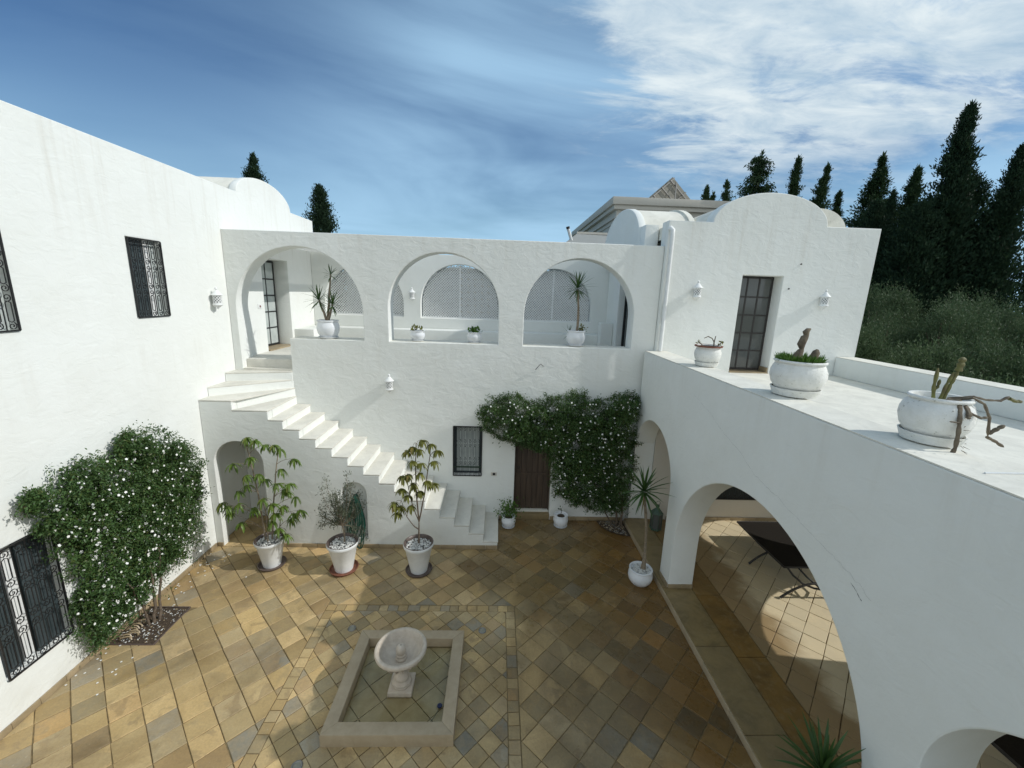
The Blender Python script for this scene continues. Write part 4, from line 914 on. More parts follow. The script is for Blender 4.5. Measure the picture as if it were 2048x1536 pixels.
def Z(u, v): return (-4.04+(u-.5)*1.0, 6.85+random.uniform(-.12, .12), v)
CL = [((-4.26, 6.85, 2.45), S1[-1], 13), ((-4.10, 6.8, 2.42), S1[-1], 12), ((-4.0, 6.9, 2.30), S1[-2], 11), ((-4.15, 6.7, 2.15), S1[-2], 11), ((-3.85, 6.9, 2.30), S2[-1], 12), ((-3.72, 6.85, 2.25), S2[-1], 11), ((-3.52, 6.9, 2.05), S2[-2], 12), ((-3.74, 6.85, 1.88), S2[-3], 8),
      ((-4.52, 6.8, 1.98), S1[-3], 11), ((-4.28, 6.75, 1.80), S1[5], 13), ((-4.1, 6.8, 1.80), S1[5], 12), ((-4.05, 6.9, 1.65), S1[5], 8), ((-4.35, 6.85, 1.55), S1[4], 11), ((-4.48, 6.8, 1.46), S1[4], 11),
      ((-3.80, 6.8, 1.62), S2[5], 9), ((-3.62, 6.85, 1.60), S2[5], 13), ((-3.70, 6.9, 1.42), S2[4], 11), ((-4.80, 6.82, 1.22), S1[2], 13), ((-4.66, 6.75, 1.20), S1[2], 11), ((-4.50, 6.8, 1.22), S1[2], 12), ((-4.68, 6.8, 1.05), S1[1], 9), ((-4.43, 6.7, .92), S1[1], 9),
      ((-4.02, 6.7, 1.38), S3[-1], 12), ((-3.9, 6.75, 1.25), S3[-1], 12), ((-4.18, 6.7, 1.20), S3[3], 11), ((-3.82, 6.7, 1.10), S4[-1], 12), ((-3.70, 6.75, 1.22), S4[-1], 13), ((-3.56, 6.8, 1.05), S4[-1], 12), ((-3.44, 6.8, 1.12), S2[2], 12), ((-3.62, 6.85, .92), S4[2], 12), ((-3.50, 6.8, 1.38), S2[3], 8), ((-3.78, 6.7, .82), S4[1], 9), ((-3.88, 6.7, .95), S4[1], 9), ((-3.66, 6.7, .70), S4[1], 9), ((-3.76, 6.95, 1.45), S2[4], 11)]
drooping_tree(t, b, [(S1, .017), (S2, .017), (S3, .014), (S4, .012)], CL, FIC)
# middle: small grey-green olive-like tree
t = thing('potted_tree', (-2.70, 6.73, 0), 'sparse grey-green young olive tree in a conical white pot, before the hose niche', 'potted plant', 'conical white pots in front of the stair')
z = cone_pot(t, (-2.70, 6.73, 0), .155, .265, .55, WPAINT, TERRA); pebbles('pebbles', (-2.70, 6.73), .215, z-.05, 300, t)
br = MB(); tips = []; root = (-2.68, 6.75, .5); fork = (-2.70, 6.76, .86); br.tube(curve_pts(root, fork, (.02, 0, 0), 5), [.018, .016, .014, .012, .012], 7)
for k in range(26):
    a = k*2.4; rr_ = random.uniform(.12, .50); zt = random.uniform(.85, 1.85); rr_ *= 1-.4*abs(zt-1.35)
    if k % 9 == 0: zt, rr_ = random.uniform(.6, .8), .42
    e = (-2.72+rr_*math.cos(a)*1.0, 6.78+rr_*math.sin(a)*.5, zt); pts = curve_pts(fork, e, (rr_*.2*math.cos(a), 0, random.uniform(-.05, .1)), 7, .01); br.tube(pts, np.linspace(.007, .002, 7), 5); tips += [(pts[i], np.array(pts[min(i+1, 6)])-np.array(pts[i-1])) for i in range(2, 7)]
br.build('branches', PBARK, t, True)
P, Dv = [], []
for p, d in tips:
    for _ in range(20): P.append(np.array(p)+rng.normal(size=3)*.035); Dv.append(unit(d)*.6+rdir(1, .1)[0])
quads('foliage', leaves(np.array(P), np.array(Dv), rng.uniform(.035, .06, len(P)), .014), OLI, t, 'stuff')
# right: brownish drooping plant
t = thing('potted_tree', (-1.34, 6.71, 0), 'slim plant with olive-brown drooping leaves in a conical white pot before the steps', 'potted plant', 'conical white pots in front of the stair')
z = cone_pot(t, (-1.34, 6.71, 0), .15, .26, .56, WPAINT, DTERRA); pebbles('pebbles', (-1.34, 6.71), .215, z-.05, 300, t)
b = (-1.34, 6.73); S0 = curve_pts((b[0], b[1], .5), (-1.33, 6.73, .98), (0, 0, 0), 4); S1 = curve_pts(S0[-1], (-1.36, 6.74, 2.45), (-.03, 0, 0), 9, .006); S2 = curve_pts(S0[-1], (-1.12, 6.78, 2.38), (.02, 0, 0), 9, .006); S3 = curve_pts(S0[-2], (-1.62, 6.7, 1.38), (-.03, 0, -.08), 6, .004); S4 = curve_pts(S0[-1], (-1.52, 6.7, 1.85), (-.03, 0, -.02), 6, .005)
CL = [((-1.52, 6.74, 2.30), S1[-2], 12), ((-1.42, 6.74, 2.38), S1[-1], 12), ((-1.30, 6.7, 2.35), S1[-1], 11), ((-1.42, 6.7, 2.14), S1[-2], 11), ((-1.25, 6.75, 2.50), S2[-1], 11), ((-1.12, 6.78, 2.42), S2[-1], 12), ((-1.0, 6.8, 2.30), S2[-2], 11), ((-1.05, 6.75, 2.12), S2[-2], 9), ((-1.27, 6.7, 2.10), S1[-3], 10), ((-1.30, 6.7, 1.92), S1[-4], 8),
      ((-1.60, 6.7, 1.85), S4[-1], 12), ((-1.50, 6.72, 1.88), S4[-1], 12), ((-1.42, 6.7, 1.72), S4[-1], 10), ((-1.62, 6.7, 1.62), S4[3], 9), ((-1.18, 6.75, 1.75), S2[4], 11), ((-1.08, 6.8, 1.68), S2[4], 11), ((-1.30, 6.7, 1.58), S1[3], 9), ((-1.75, 6.68, 1.35), S3[-1], 12), ((-1.66, 6.7, 1.28), S3[-1], 11), ((-1.52, 6.72, 1.48), S4[2], 11), ((-1.46, 6.7, 1.30), S3[3], 10), ((-1.70, 6.7, 1.15), S3[4], 7)]
drooping_tree(t, b, [(S0, .021), (S1, .015), (S2, .014), (S3, .011), (S4, .010)], CL, FIC2, leafL=.17, leafW=.031)
# yucca in a round pot by the arcade pillar
t = thing('potted_yucca', (2.66, 6.44, 0), 'slender spiky yucca in a round white pot of pebbles, beside the arcade pillar', 'potted plant')
z = round_pot(t, (2.66, 6.44, 0), .215, .30, GLAZE, rim=.185); pebbles('pebbles', (2.66, 6.44), .165, z-.035, 220, t, s0=.014, s1=.028)
st = curve_pts((2.70, 6.45, .26), (2.56, 6.43, 1.75), (.05, 0, 0), 12, .004); MB().tube(st, np.concatenate([[.050, .036, .028], np.linspace(.022, .025, 9)]), 10).build('stem', PBARK, t, True)
yucca_crown(t, (2.56, 6.43, 1.84), 46, .50, .027, .45)
dl = MB()
for i in range(7): a = i*2.1; dl.add(*blade((2.57, 6.43, 1.68), (.3*math.cos(a), .3*math.sin(a), -1), random.uniform(.25, .45), .014, .1, 3))
dl.build('dry_leaves', FIC2, t, True, kind='stuff')
# yucca at the bottom edge, close to the camera
t = thing('potted_yucca', (2.70, 2.56, 0), 'yucca crown of long green blades at the bottom edge, before the arcade', 'potted plant')
z = round_pot(t, (2.68, 2.52, 0), .24, .34, GLAZE, rim=.2); pebbles('pebbles', (2.68, 2.52), .17, z-.04, 120, t)
MB().tube(curve_pts((2.68, 2.52, .3), (2.70, 2.56, 1.22), (.02, 0, 0), 8, .004), np.linspace(.05, .03, 8), 10).build('stem', PBARK, t, True)
yucca_crown(t, (2.74, 2.54, 1.30), 52, .38, .022, .4)
# small pots by the wooden door
t = thing('small_potted_plant', (.33, 8.22, 0), 'small white pot with a bushy light green plant, left of the wooden door', 'potted plant')
z = round_pot(t, (.33, 8.22, 0), .155, .25, GLAZE, rim=.135, saucer=.03); MB().lathe([(.12, 0), (.0, .02)], 20, (.33, 8.22, z-.04)).build('soil', SOIL, t)
P = np.array([.33, 8.22, z+.12])+rng.normal(size=(420, 3))*np.array([.11, .09, .11]); P = P[P[:, 2] > z-.03]; quads('foliage', leaves(P, rdir(len(P), .6), .055, .032), GRN, t, 'stuff')
br = MB()
for k in range(9): a = k*2.4; br.tube(curve_pts((.33, 8.22, z-.05), (.33+.13*math.cos(a), 8.22+.1*math.sin(a), z+.2), (0, 0, 0), 4, .01), .004, 4)
br.build('stems', BARK, t)
t = thing('small_potted_plant', (1.49, 8.27, 0), 'small white pot of bare soil with one tiny sprig, right of the wooden door', 'potted plant')
z = round_pot(t, (1.49, 8.27, 0), .165, .27, GLAZE, rim=.145, saucer=.03); MB().lathe([(.13, 0), (.0, .02)], 20, (1.49, 8.27, z-.045)).build('soil', SOIL, t)
MB().tube(curve_pts((1.50, 8.36, z-.04), (1.49, 8.37, z+.10), (.03, 0, 0), 5, .01), .005, 5).build('stem', BARK, t); P = np.array([1.48, 8.37, z+.09])+rng.normal(size=(9, 3))*.02; quads('leaf_tuft', leaves(P, rdir(9), .05, .03), CYP2, t)
# pots on the gallery sills
t = thing('sill_pot', (-3.545, 8.76, 3.975), 'bellied pot with a forked yucca of several spiky heads, on the left arch sill', 'potted plant')
z = round_pot(t, (-3.545, 8.76, 3.976), .225, .36, GLAZE, rim=.195, saucer=.04); MB().lathe([(.18, 0), (.0, .02)], 20, (-3.545, 8.76, z-.05)).build('soil', SOIL, t)
for e, nL, LL in (((-3.70, 8.76, 4.80), 34, .34), ((-3.42, 8.74, 4.72), 34, .32), ((-3.52, 8.98, 5.32), 16, .22)):
    MB().tube(curve_pts((-3.55, 8.76, z-.06), (e[0], e[1], e[2]-.04), (.0, 0, 0), 8, .006), np.linspace(.028, .014, 8), 8).build('stem', PBARK, t, True); yucca_crown(t, e, nL, LL, .019, .5)
t = thing('sill_pot', (1.65, 8.76, 3.966), 'white bellied pot with a single tall yucca, on the sill of the right arch', 'potted plant')
z = round_pot(t, (1.65, 8.76, 3.967), .205, .32, GLAZE, rim=.18, saucer=.035); MB().lathe([(.17, 0), (.0, .02)], 20, (1.65, 8.76, z-.045)).build('soil', SOIL, t)
MB().tube(curve_pts((1.66, 8.76, z-.06), (1.62, 8.75, 5.15), (.03, 0, 0), 8, .004), np.linspace(.028, .018, 8), 8).build('stem', PBARK, t, True); yucca_crown(t, (1.62, 8.75, 5.22), 50, .40, .019, .45)
yucca_crown(t, (1.50, 8.76, z-.02), 14, .20, .010, .3, parts=False)
P = np.array([1.76, 8.76, z+.02])+rng.normal(size=(60, 3))*.04; quads('small_leaves', leaves(P, rdir(60, .6), .05, .03), FIC2, t, 'stuff')
for x, l, n_, mm in ((-1.69, 'small round white pot with brownish succulent tips, on the middle arch sill at left', 26, FIC2), (-.50, 'small round white pot with a leafy green plant, on the middle arch sill at right', 75, GRN)):
    t = thing('sill_pot', (x, 8.74, 3.975), l, 'potted plant'); z = round_pot(t, (x, 8.74, 3.976), .155, .21, GLAZE, rim=.14, saucer=.03); MB().lathe([(.125, 0), (.0, .02)], 20, (x, 8.74, z-.035)).build('soil', SOIL, t)
    P = np.array([x, 8.74, z+.035])+rng.normal(size=(n_, 3))*np.array([.07, .05, .025]); quads('foliage', leaves(P, rdir(n_, .5), .075, .05), mm, t, 'stuff')
# three pots on the terrace ledge
t = thing('terrace_pot', (3.44, 6.62, 3.953), 'round white pot with bare bent stems, smallest and farthest on the terrace ledge', 'potted plant', )
z = round_pot(t, (3.44, 6.62, 3.953), .205, .30, OLDPOT, rim=.172, saucer=.075); MB().lathe([(.165, 0), (.0, .02)], 20, (3.44, 6.62, z-.04)).build('soil', SOIL, t)
MB().lathe([(.196, z-.012), (.212, z-.02), (.214, z+.003), (.19, z+.006), (.186, z-.012)], 36, (3.44, 6.62, 0), .02).build('worn_rim', TERRA, t, True)
sm = MB()
sm.tube([(3.52, 6.6, z-.05), (3.51, 6.6, z+.05), (3.525, 6.6, z+.16)], [.012, .010, .006], 6); sm.tube([(3.51, 6.6, z+.06), (3.47, 6.6, z+.12), (3.40, 6.6, z+.15), (3.34, 6.6, z+.12)], [.009, .008, .008, .006], 6)
sm.tube([(3.32, 6.55, z-.04), (3.28, 6.55, z+.03), (3.23, 6.55, z+.06)], [.009, .008, .010], 6); sm.tube([(3.55, 6.6, z-.04), (3.62, 6.58, z+.06)], [.009, .007], 6); sm.build('stems', CACTB, t, True)
P = np.array([3.62, 6.58, z+.05])+rng.normal(size=(14, 3))*.02; P = np.concatenate([P, np.array([3.23, 6.55, z+.06])+rng.normal(size=(8, 3))*.012]); quads('leaf_tips', leaves(P, rdir(len(P), .5), .04, .025), FIC2, t)
t = thing('terrace_pot', (3.50, 4.62, 3.953), 'large flaking white pot with green grass and brown cactus stumps on the terrace ledge', 'potted plant')
z = round_pot(t, (3.50, 4.62, 3.953), .285, .37, OLDPOT, rim=.24, saucer=.095, n=56); MB().lathe([(.24, 0), (.0, .03)], 24, (3.50, 4.62, z-.05)).build('soil', SOIL, t)
n_ = 620; a = rng.uniform(0, 2*PI, n_); r_ = .215*np.sqrt(rng.uniform(0, 1, n_)); P = np.stack([3.50+r_*np.cos(a), 4.62+r_*np.sin(a), np.full(n_, z-.03)], 1)
quads('grass', leaves(P, np.stack([np.cos(a)*.6, np.sin(a)*.6, np.ones(n_)], 1)+rng.normal(size=(n_, 3))*.3, rng.uniform(.07, .13, n_), .014), GRN, t, 'stuff')
def pads(name, pts, rads, m, par, flat=.8): return MB().tube(pts, rads, 10, flat).build(name, m, par, True)
pads('cactus_stump', [(3.42, 4.60, z-.04), (3.44, 4.60, z+.05), (3.47, 4.60, z+.11), (3.475, 4.60, z+.13), (3.46, 4.60, z+.18), (3.485, 4.60, z+.26), (3.50, 4.6, z+.285), (3.49, 4.6, z+.32), (3.51, 4.6, z+.345), (3.54, 4.6, z+.36)], [.05, .05, .035, .025, .045, .042, .03, .038, .028, .008], CACTB, t)
pads('cactus_stump', [(3.60, 4.58, z-.04), (3.62, 4.58, z+.04), (3.64, 4.58, z+.10), (3.65, 4.58, z+.13)], [.04, .05, .042, .015], CACTB, t)
t = thing('terrace_pot', (3.54, 3.06, 3.953), 'big white pot with trailing dry cactus arms, nearest on the terrace ledge', 'potted plant')
z = round_pot(t, (3.50, 3.06, 3.953), .225, .335, OLDPOT, rim=.175, saucer=.085, n=56); MB().lathe([(.15, 0), (.0, .02)], 24, (3.50, 3.06, z-.07)).build('soil', SOIL, t)
cx, cy = 3.50, 3.06
def arm(pts, r, m): 
    rr_ = []; P = []
    for i in range(len(pts)-1):
        for k in range(5): P.append(np.array(pts[i])+(np.array(pts[i+1])-np.array(pts[i]))*k/5); rr_.append(r*.78*(.72+.38*abs(math.sin(len(P)*.9))))
    P.append(np.array(pts[-1])); rr_.append(r*.25); P = np.array(P)*np.array([.8, .8, 1])+np.array([cx, cy, z]); return MB().tube(P, rr_, 7, .65).build('cactus_arm', m, t, True)
arm([(-.06, .0, -.05), (-.09, 0, .07), (-.095, 0, .22)], .020, CACT); arm([(-.085, 0, .04), (-.05, 0, .07), (-.045, 0, .13)], .016, CACT)
arm([(.0, .0, -.05), (.03, 0, .08), (.075, 0, .19)], .018, CACT); arm([(.03, .0, -.05), (.07, 0, .08), (.10, 0, .16), (.12, 0, .22)], .020, CACT); arm([(.115, 0, .20), (.125, 0, .26), (.13, 0, .31)], .036, CACT)
arm([(0, -.04, -.03), (-.03, -.20, .00), (-.07, -.27, -.10), (-.09, -.31, -.22), (-.08, -.31, -.34), (-.10, -.30, -.44)], .020, CACTB)
arm([(.05, -.04, -.03), (.12, -.18, .02), (.20, -.22, -.02), (.26, -.24, -.12), (.28, -.25, -.26)], .019, CACTB); arm([(.08, 0, -.02), (.2, -.12, .02), (.30, -.14, .00), (.42, -.16, .0), (.50, -.16, .035)], .016, CACTB)
arm([(.50, -.16, .02), (.56, -.17, .0), (.62, -.17, .0)], .024, CACT); arm([(.28, -.25, -.24), (.34, -.26, -.20), (.40, -.26, -.17)], .024, CACTB); arm([(.28, -.25, -.27), (.36, -.26, -.30), (.44, -.27, -.34)], .022, CACTB)
arm([(.02, -.06, -.02), (.02, -.20, -.02), (.0, -.28, -.08), (-.02, -.30, -.12)], .024, CACTB); arm([(-.08, -.29, -.15), (-.15, -.30, -.145), (-.20, -.31, -.14)], .010, CACTB); arm([(.03, -.25, -.08), (.10, -.30, -.11), (.15, -.31, -.10)], .018, CACTB)
thorn = MB()
for k in range(16): a = random.uniform(0, .45); p = (cx-.07-random.uniform(-.02, .04), cy-.29, z-a); thorn.bar(p, (p[0]+random.uniform(-.035, .035), p[1]-.02, p[2]+random.uniform(-.02, .01)), .003, 3, .001)
thorn.build('spines', CACTB, t, kind='stuff')
# green metal floor lantern in the arcade
t = thing('floor_lantern', (3.52, 8.0, .12), 'hexagonal green metal and glass floor lantern in the arcade, beside the climbing plant', 'lantern')
mb = MB(); hx = lambda r, z: [(3.52+r*math.cos(PI/6+i*PI/3), 8.0+r*math.sin(PI/6+i*PI/3), z) for i in range(6)]
def hexring(mb, prof): 
    v = [p for r, z in prof for p in hx(r, z)]; mb.add(v, [(i*6+j, i*6+(j+1) % 6, (i+1)*6+(j+1) % 6, (i+1)*6+j) for i in range(len(prof)-1) for j in range(6)]+[tuple(range(5, -1, -1)), tuple(range(len(v)-6, len(v)))])
hexring(mb, [(.12, .125), (.13, .135), (.13, .16), (.118, .165)]); mb.build('base', LGREEN, t)
mb = MB(); hexring(mb, [(.118, .50), (.135, .505), (.13, .525), (.07, .59), (.035, .62), (.03, .66), (.04, .665), (.035, .69)]); mb.build('roof', LGREEN, t)
for p, q in zip(hx(.12, .16), hx(.12, .505)): MB().bar(p, q, .008, 4).build('corner_bar', LGREEN, t)
mb = MB(); hexring(mb, [(.112, .166), (.112, .50)]); mb.build('glass', GLASS2, t)
MB().tube([(3.52+.045*math.cos(a), 8.0, .735+.045*math.sin(a)) for a in np.linspace(0, 2*PI, 16)], .005, 5).build('ring_handle', LGREEN, t, True)

# ================================================================== CLIMBING JASMINE
def climber(t, poly, fn, n_leaf, n_fl, thick, trunks, shape_seed, nclump=150, lean=(0, 0, 0)):
    P2 = []; pl = np.array(poly); lo, hi = pl.min(0), pl.max(0)
    cl = rng.uniform(lo, hi, (nclump*4, 2)); cl = cl[inpoly(cl, poly)][:nclump]; cd = rng.uniform(.12, 1., len(cl))**1.3*thick; cr = rng.uniform(.05, .17, len(cl)); ax = rdir(len(cl)); stretch = rng.uniform(.0, 1.6, len(cl)); cl = cl+rng.normal(size=cl.shape)*.045
    tot = []
    while sum(map(len, tot)) < n_leaf:
        k = rng.integers(0, len(cl), 6000); d = rdir(6000)*cr[k][:, None]*(rng.uniform(0, 1, (6000, 1))**.42); d = d+ax[k]*((d*ax[k]).sum(1)*stretch[k])[:, None]
        p = np.stack([cl[k, 0]+d[:, 0], cl[k, 1]+d[:, 1], np.clip(cd[k]+d[:, 2]*.9, .012, None)], 1); ok = inpoly(p[:, :2]+rng.normal(size=(6000, 2))*.085, poly); tot.append(p[ok])
    q = np.concatenate(tot)[:n_leaf]; w = fn(q); d = rdir(len(w), -.25)+np.array(lean)
    quads('foliage', leaves(w, d, rng.uniform(.024, .056, len(w)), rng.uniform(.011, .023, len(w)), droop=.15), JAS, t, 'stuff')
    # sprays escaping past the outline
    sp = []; stem = MB()
    for i in range(230):
        e = pl[i*7 % len(pl)]+(pl[(i*7+1) % len(pl)]-pl[i*7 % len(pl)])*random.random(); c0 = cl.mean(0); o_ = unit(e-c0)+rng.normal(size=2)*.5+np.array([0, .35]); L_ = random.uniform(.06, .26); b0 = e-unit(o_)*.08
        pts = [(*(b0+unit(o_)*L_*k+np.array([0, -.03*k*k])), thick*.3+.06*random.random()) for k in np.linspace(0, 1, 5)]; w5 = fn(np.array(pts)); stem.tube(w5, .0022, 3)
        for p in pts[1:]:
            for _ in range(9): sp.append(np.array(p)+rng.normal(size=3)*.022)
    sp = fn(np.array(sp)); quads('outer_sprays', leaves(sp, rdir(len(sp)), .04, .018), JAS, t, 'stuff'); stem.build('shoots', BARK, t, kind='stuff')
    # flowers: five petals each, on the outer surface
    F_ = []; 
    while len(F_) < n_fl:
        k = rng.integers(0, len(cl)); d = rdir(1)[0]*cr[k]*1.02; p = np.array([cl[k, 0]+d[0], cl[k, 1]+d[1], max(.02, cd[k]+abs(d[2]))]) 
        if inpoly(p[None, :2], poly)[0]: F_.append(p)
    F_ = np.array(F_); W_ = fn(F_); out = fn(F_+np.array([0, 0, 1.]))-W_; V = []
    for w0, o_ in zip(W_, out):
        ax = unit(o_+rng.normal(size=3)*.45+np.array([0, 0, .25])); u = unit(np.cross(ax, rng.normal(size=3))); v = np.cross(ax, u); r_ = random.uniform(.013, .023); w0 = w0+ax*.012
        for k in range(5):
            a = 2*PI*k/5; d = u*math.cos(a)+v*math.sin(a); s = -u*math.sin(a)+v*math.cos(a); V.append([w0, w0+d*r_*.6+s*r_*.42, w0+d*r_+ax*.002, w0+d*r_*.6-s*r_*.42])
    quads('flowers', np.array(V), PETAL, t, 'stuff')
    tm = MB()
    for pts, r in trunks: tm.tube(pts, np.linspace(r, r*.5, len(pts)), 8)
    tm.build('stem', BARK, t, True)
V1 = [(4.189, 2.449), (4.318, 2.615), (4.599, 2.69), (4.851, 2.79), (4.963, 2.90), (5.117, 2.70), (5.251, 2.66), (5.518, 2.70), (5.706, 2.86), (5.884, 2.90), (6.147, 2.86), (6.357, 2.68), (6.705, 2.52), (6.93, 2.237), (6.96, 1.847), (6.80, 1.262), (6.60, .62), (6.372, .40), (5.992, .44), (5.597, .42), (5.409, .20), (4.904, .28), (4.633, .33), (4.45, .39), (4.44, .7), (4.47, 1.2), (4.36, 1.73), (4.25, 2.23)]
V1 = [(a if a > 5.2 else 5.2+(a-5.2)*.90, b) for a, b in V1]
V1 = [(5.79+(a-5.72)*.94, 1.6+(b-1.6)*.97) for a, b in V1]
t = thing('climbing_jasmine', (-5.1, 5.4, 0), 'bushy climbing jasmine dotted with white flowers against the sunlit left wall', 'climbing plant')
climber(t, V1, lambda q: np.stack([XL+.02+q[:, 2], q[:, 0], q[:, 1]], 1), 80000, 820, .30, [(curve_pts((-5.06, 5.46, -.02), (-5.27, 5.75, .95), (.05, 0, 0), 9, .02), .024), (curve_pts((-5.02, 5.50, -.02), (-5.27, 5.95, 1.0), (0, .05, 0), 9, .02), .020), (curve_pts((-5.10, 5.42, -.02), (-5.2, 5.3, .8), (.03, 0, 0), 8, .02), .018)], 1, 620)
V2 = [(-.25, 2.60), (-.02, 2.86), (.43, 2.95), (.701, 2.74), (1.111, 2.87), (1.627, 2.99), (2.055, 2.89), (2.70, 3.0), (2.98, 2.95), (2.97, 2.3), (3.0, 1.8), (2.98, 1.3), (2.95, .76), (2.80, .30), (2.19, .42), (1.60, .60), (1.32, .86), (1.27, 1.44), (1.20, 1.70), (.78, 1.80), (.42, 1.94), (.10, 2.0), (-.20, 2.2), (-.30, 2.5)]
t = thing('climbing_jasmine', (2.75, 8.35, 0), 'dark climbing jasmine with white flowers hanging over the wooden door in the shady corner', 'climbing plant')
climber(t, V2, lambda q: np.stack([q[:, 0], YW-.02-q[:, 2], q[:, 1]], 1), 88000, 560, .40, [(curve_pts((2.74, 8.30, -.02), (2.62, 8.40, 1.3), (.05, 0, 0), 9, .02), .026), (curve_pts((2.82, 8.28, -.02), (2.86, 8.36, 1.2), (0, .0, 0), 8, .02), .022), (curve_pts((2.66, 8.27, -.02), (2.2, 8.40, 1.0), (0, .0, 0), 8, .02), .018), (curve_pts((2.86, 8.2, -.02), (2.7, 8.3, 1.0), (.04, .0, 0), 8, .03), .016)], 2, 600)
# soil bed and gravel at the foot of the corner jasmine
n_ = 14; vs = []; fs = []
for i in range(n_+1):
    for j in range(13):
        a = PI+.05+(PI*.5-.1)*0+PI*j/12*.5+0; rr_ = .62*i/n_; vs.append((2.93+rr_*math.cos(a)*.95, 8.50+rr_*math.sin(a), .012+random.uniform(0, .012)))
fs = [(i*13+j, (i+1)*13+j, (i+1)*13+j+1, i*13+j+1) for i in range(n_) for j in range(12)]
bed = tag(MB().add(vs, fs).build('corner_planting_bed', SOIL, smooth=True), kind='structure')
def litter(name, fnp, n, mats, s0, s1):
    for i, m in enumerate(mats):
        base = [(1, 0, 0), (-1, 0, 0), (0, 1, 0), (0, -1, 0), (0, 0, 1), (0, 0, -1)]; fc_ = [(0, 2, 4), (2, 1, 4), (1, 3, 4), (3, 0, 4), (2, 0, 5), (1, 2, 5), (3, 1, 5), (0, 3, 5)]; mb = MB()
        for _ in range(n//len(mats)):
            x, y, z = fnp(); s = random.uniform(s0, s1); Mx = Matrix.Rotation(random.uniform(0, 6), 3, 'Z'); mb.add([tuple(Mx @ Vector((b_[0]*s, b_[1]*s*.7, b_[2]*s*.5))+Vector((x, y, z))) for b_ in base], fc_)
        o = mb.build(name, m, smooth=True); tag(o, kind='stuff')
def pc_():
    a = random.uniform(PI+.08, PI*1.5-.08); r_ = .6*math.sqrt(random.random()); return (2.93+r_*math.cos(a)*.95, 8.50+r_*math.sin(a), .026)
litter('corner_gravel', pc_, 420, (PEB2, SOIL, SKIRT), .008, .02)
litter('pit_gravel', lambda: (random.uniform(PIT[0]+.03, PIT[1]-.02), random.uniform(PIT[2]+.03, PIT[3]-.02), .006), 320, (PEB, PEB2, SKIRT, SOIL), .006, .016)
for k in range(9):       # broken half-round tiles stacked at the foot of the left jasmine
    x, y, r_ = -5.27+random.uniform(0, .13), 5.12+.04*k, .055; pts = [(x+random.uniform(-.01, .01)+r_*1.4*math.cos(a), y+r_*.25*math.sin(a*2), .01+r_*math.sin(a)) for a in np.linspace(.1, PI-.1, 9)]
    o = MB().tube(pts, .011, 4).build('curved_tile', SKIRT); tag(o, 'pale curved clay tile piece leaning in the row at the foot of the left jasmine', 'clay tile', 'curved tile pieces edging the planting pit')
fp = rng.uniform(0, 1, (70, 2)); V = []
for u_, v_ in fp:
    w0 = np.array([XL+.06+abs(rng.normal())*.28, 4.3+u_*2.9, .006]); a0 = random.uniform(0, 6)
    for k in range(5): a = a0+2*PI*k/5; d = np.array([math.cos(a), math.sin(a), .1]); s = np.array([-math.sin(a), math.cos(a), 0]); r_ = .015; V.append([w0, w0+d*r_*.6+s*r_*.4, w0+d*r_, w0+d*r_*.6-s*r_*.4])
tag(quads('fallen_petals', np.array(V), PETAL), kind='stuff')

# ================================================================== SUN LOUNGERS
def lounger(p, rz, label):
    t = thing('sun_lounger', (0, 0, 0), label, 'sun lounger'); w_ = .43
    def panel(name, a, b, m=SLING):
        (y0, z0), (y1, z1) = a, b; d = Vector((0, y1-y0, z1-z0)).normalized(); nn = Vector((1, 0, 0)).cross(d)*.012
        v = [(-w_+.01, y0, z0), (w_-.01, y0, z0), (w_-.01, y1, z1), (-w_+.01, y1, z1)]
        return MB().add([tuple(Vector(q)+nn) for q in v]+[tuple(Vector(q)-nn) for q in v], [(0, 1, 2, 3), (7, 6, 5, 4), (0, 4, 5, 1), (1, 5, 6, 2), (2, 6, 7, 3), (3, 7, 4, 0)]).build(name, m, t)
    A_, B_, C_ = (-.72, .37), (.0, .36), (.74, .38)
    panel('seat_sling', A_, B_); panel('backrest_sling', B_, C_)
    for s in (-1, 1):
        x = s*w_; MB().tube([(x, A_[0], A_[1]), (x, B_[0], B_[1]), (x, C_[0], C_[1])], .019, 8).build('side_rail', IRONB, t, True)
        MB().tube([(x*.85, -.72, .36), (x*.72, -.80, .27), (x*.5, -.92, .20), (x*.2, -1.02, .19), (0, -1.06, .20)], .018, 8).build('front_brace', IRONB, t, True)
        MB().tube([(x*.4, -.72, .36), (x*.25, -.86, .28), (0, -1.04, .21)], .016, 8).build('front_brace', IRONB, t, True)
    for y0, zt in ((-1.06, .30), (-.16, .33)):      # arched cross legs
        MB().tube([(x, y0+.03*abs(x), .02+zt*(1-(abs(x)/.66)**2.2)) for x in np.linspace(-.66, .66, 23)], .021, 8).build('arched_leg', IRONB, t, True)
    for y, z in (A_, C_): MB().bar((-w_, y, z), (w_, y, z), .018, 8).build('cross_bar', IRONB, t, True)
    t.location = p; t.rotation_euler.z = rz; return t
l1 = lounger((5.54, 6.95, .12), 0, 'dark brown mesh sun lounger on arched legs, seen through the middle arch')
l2 = lounger((5.85, 2.75, .12), R(4), 'dark mesh sun lounger glimpsed through the nearest arch at the bottom right corner')

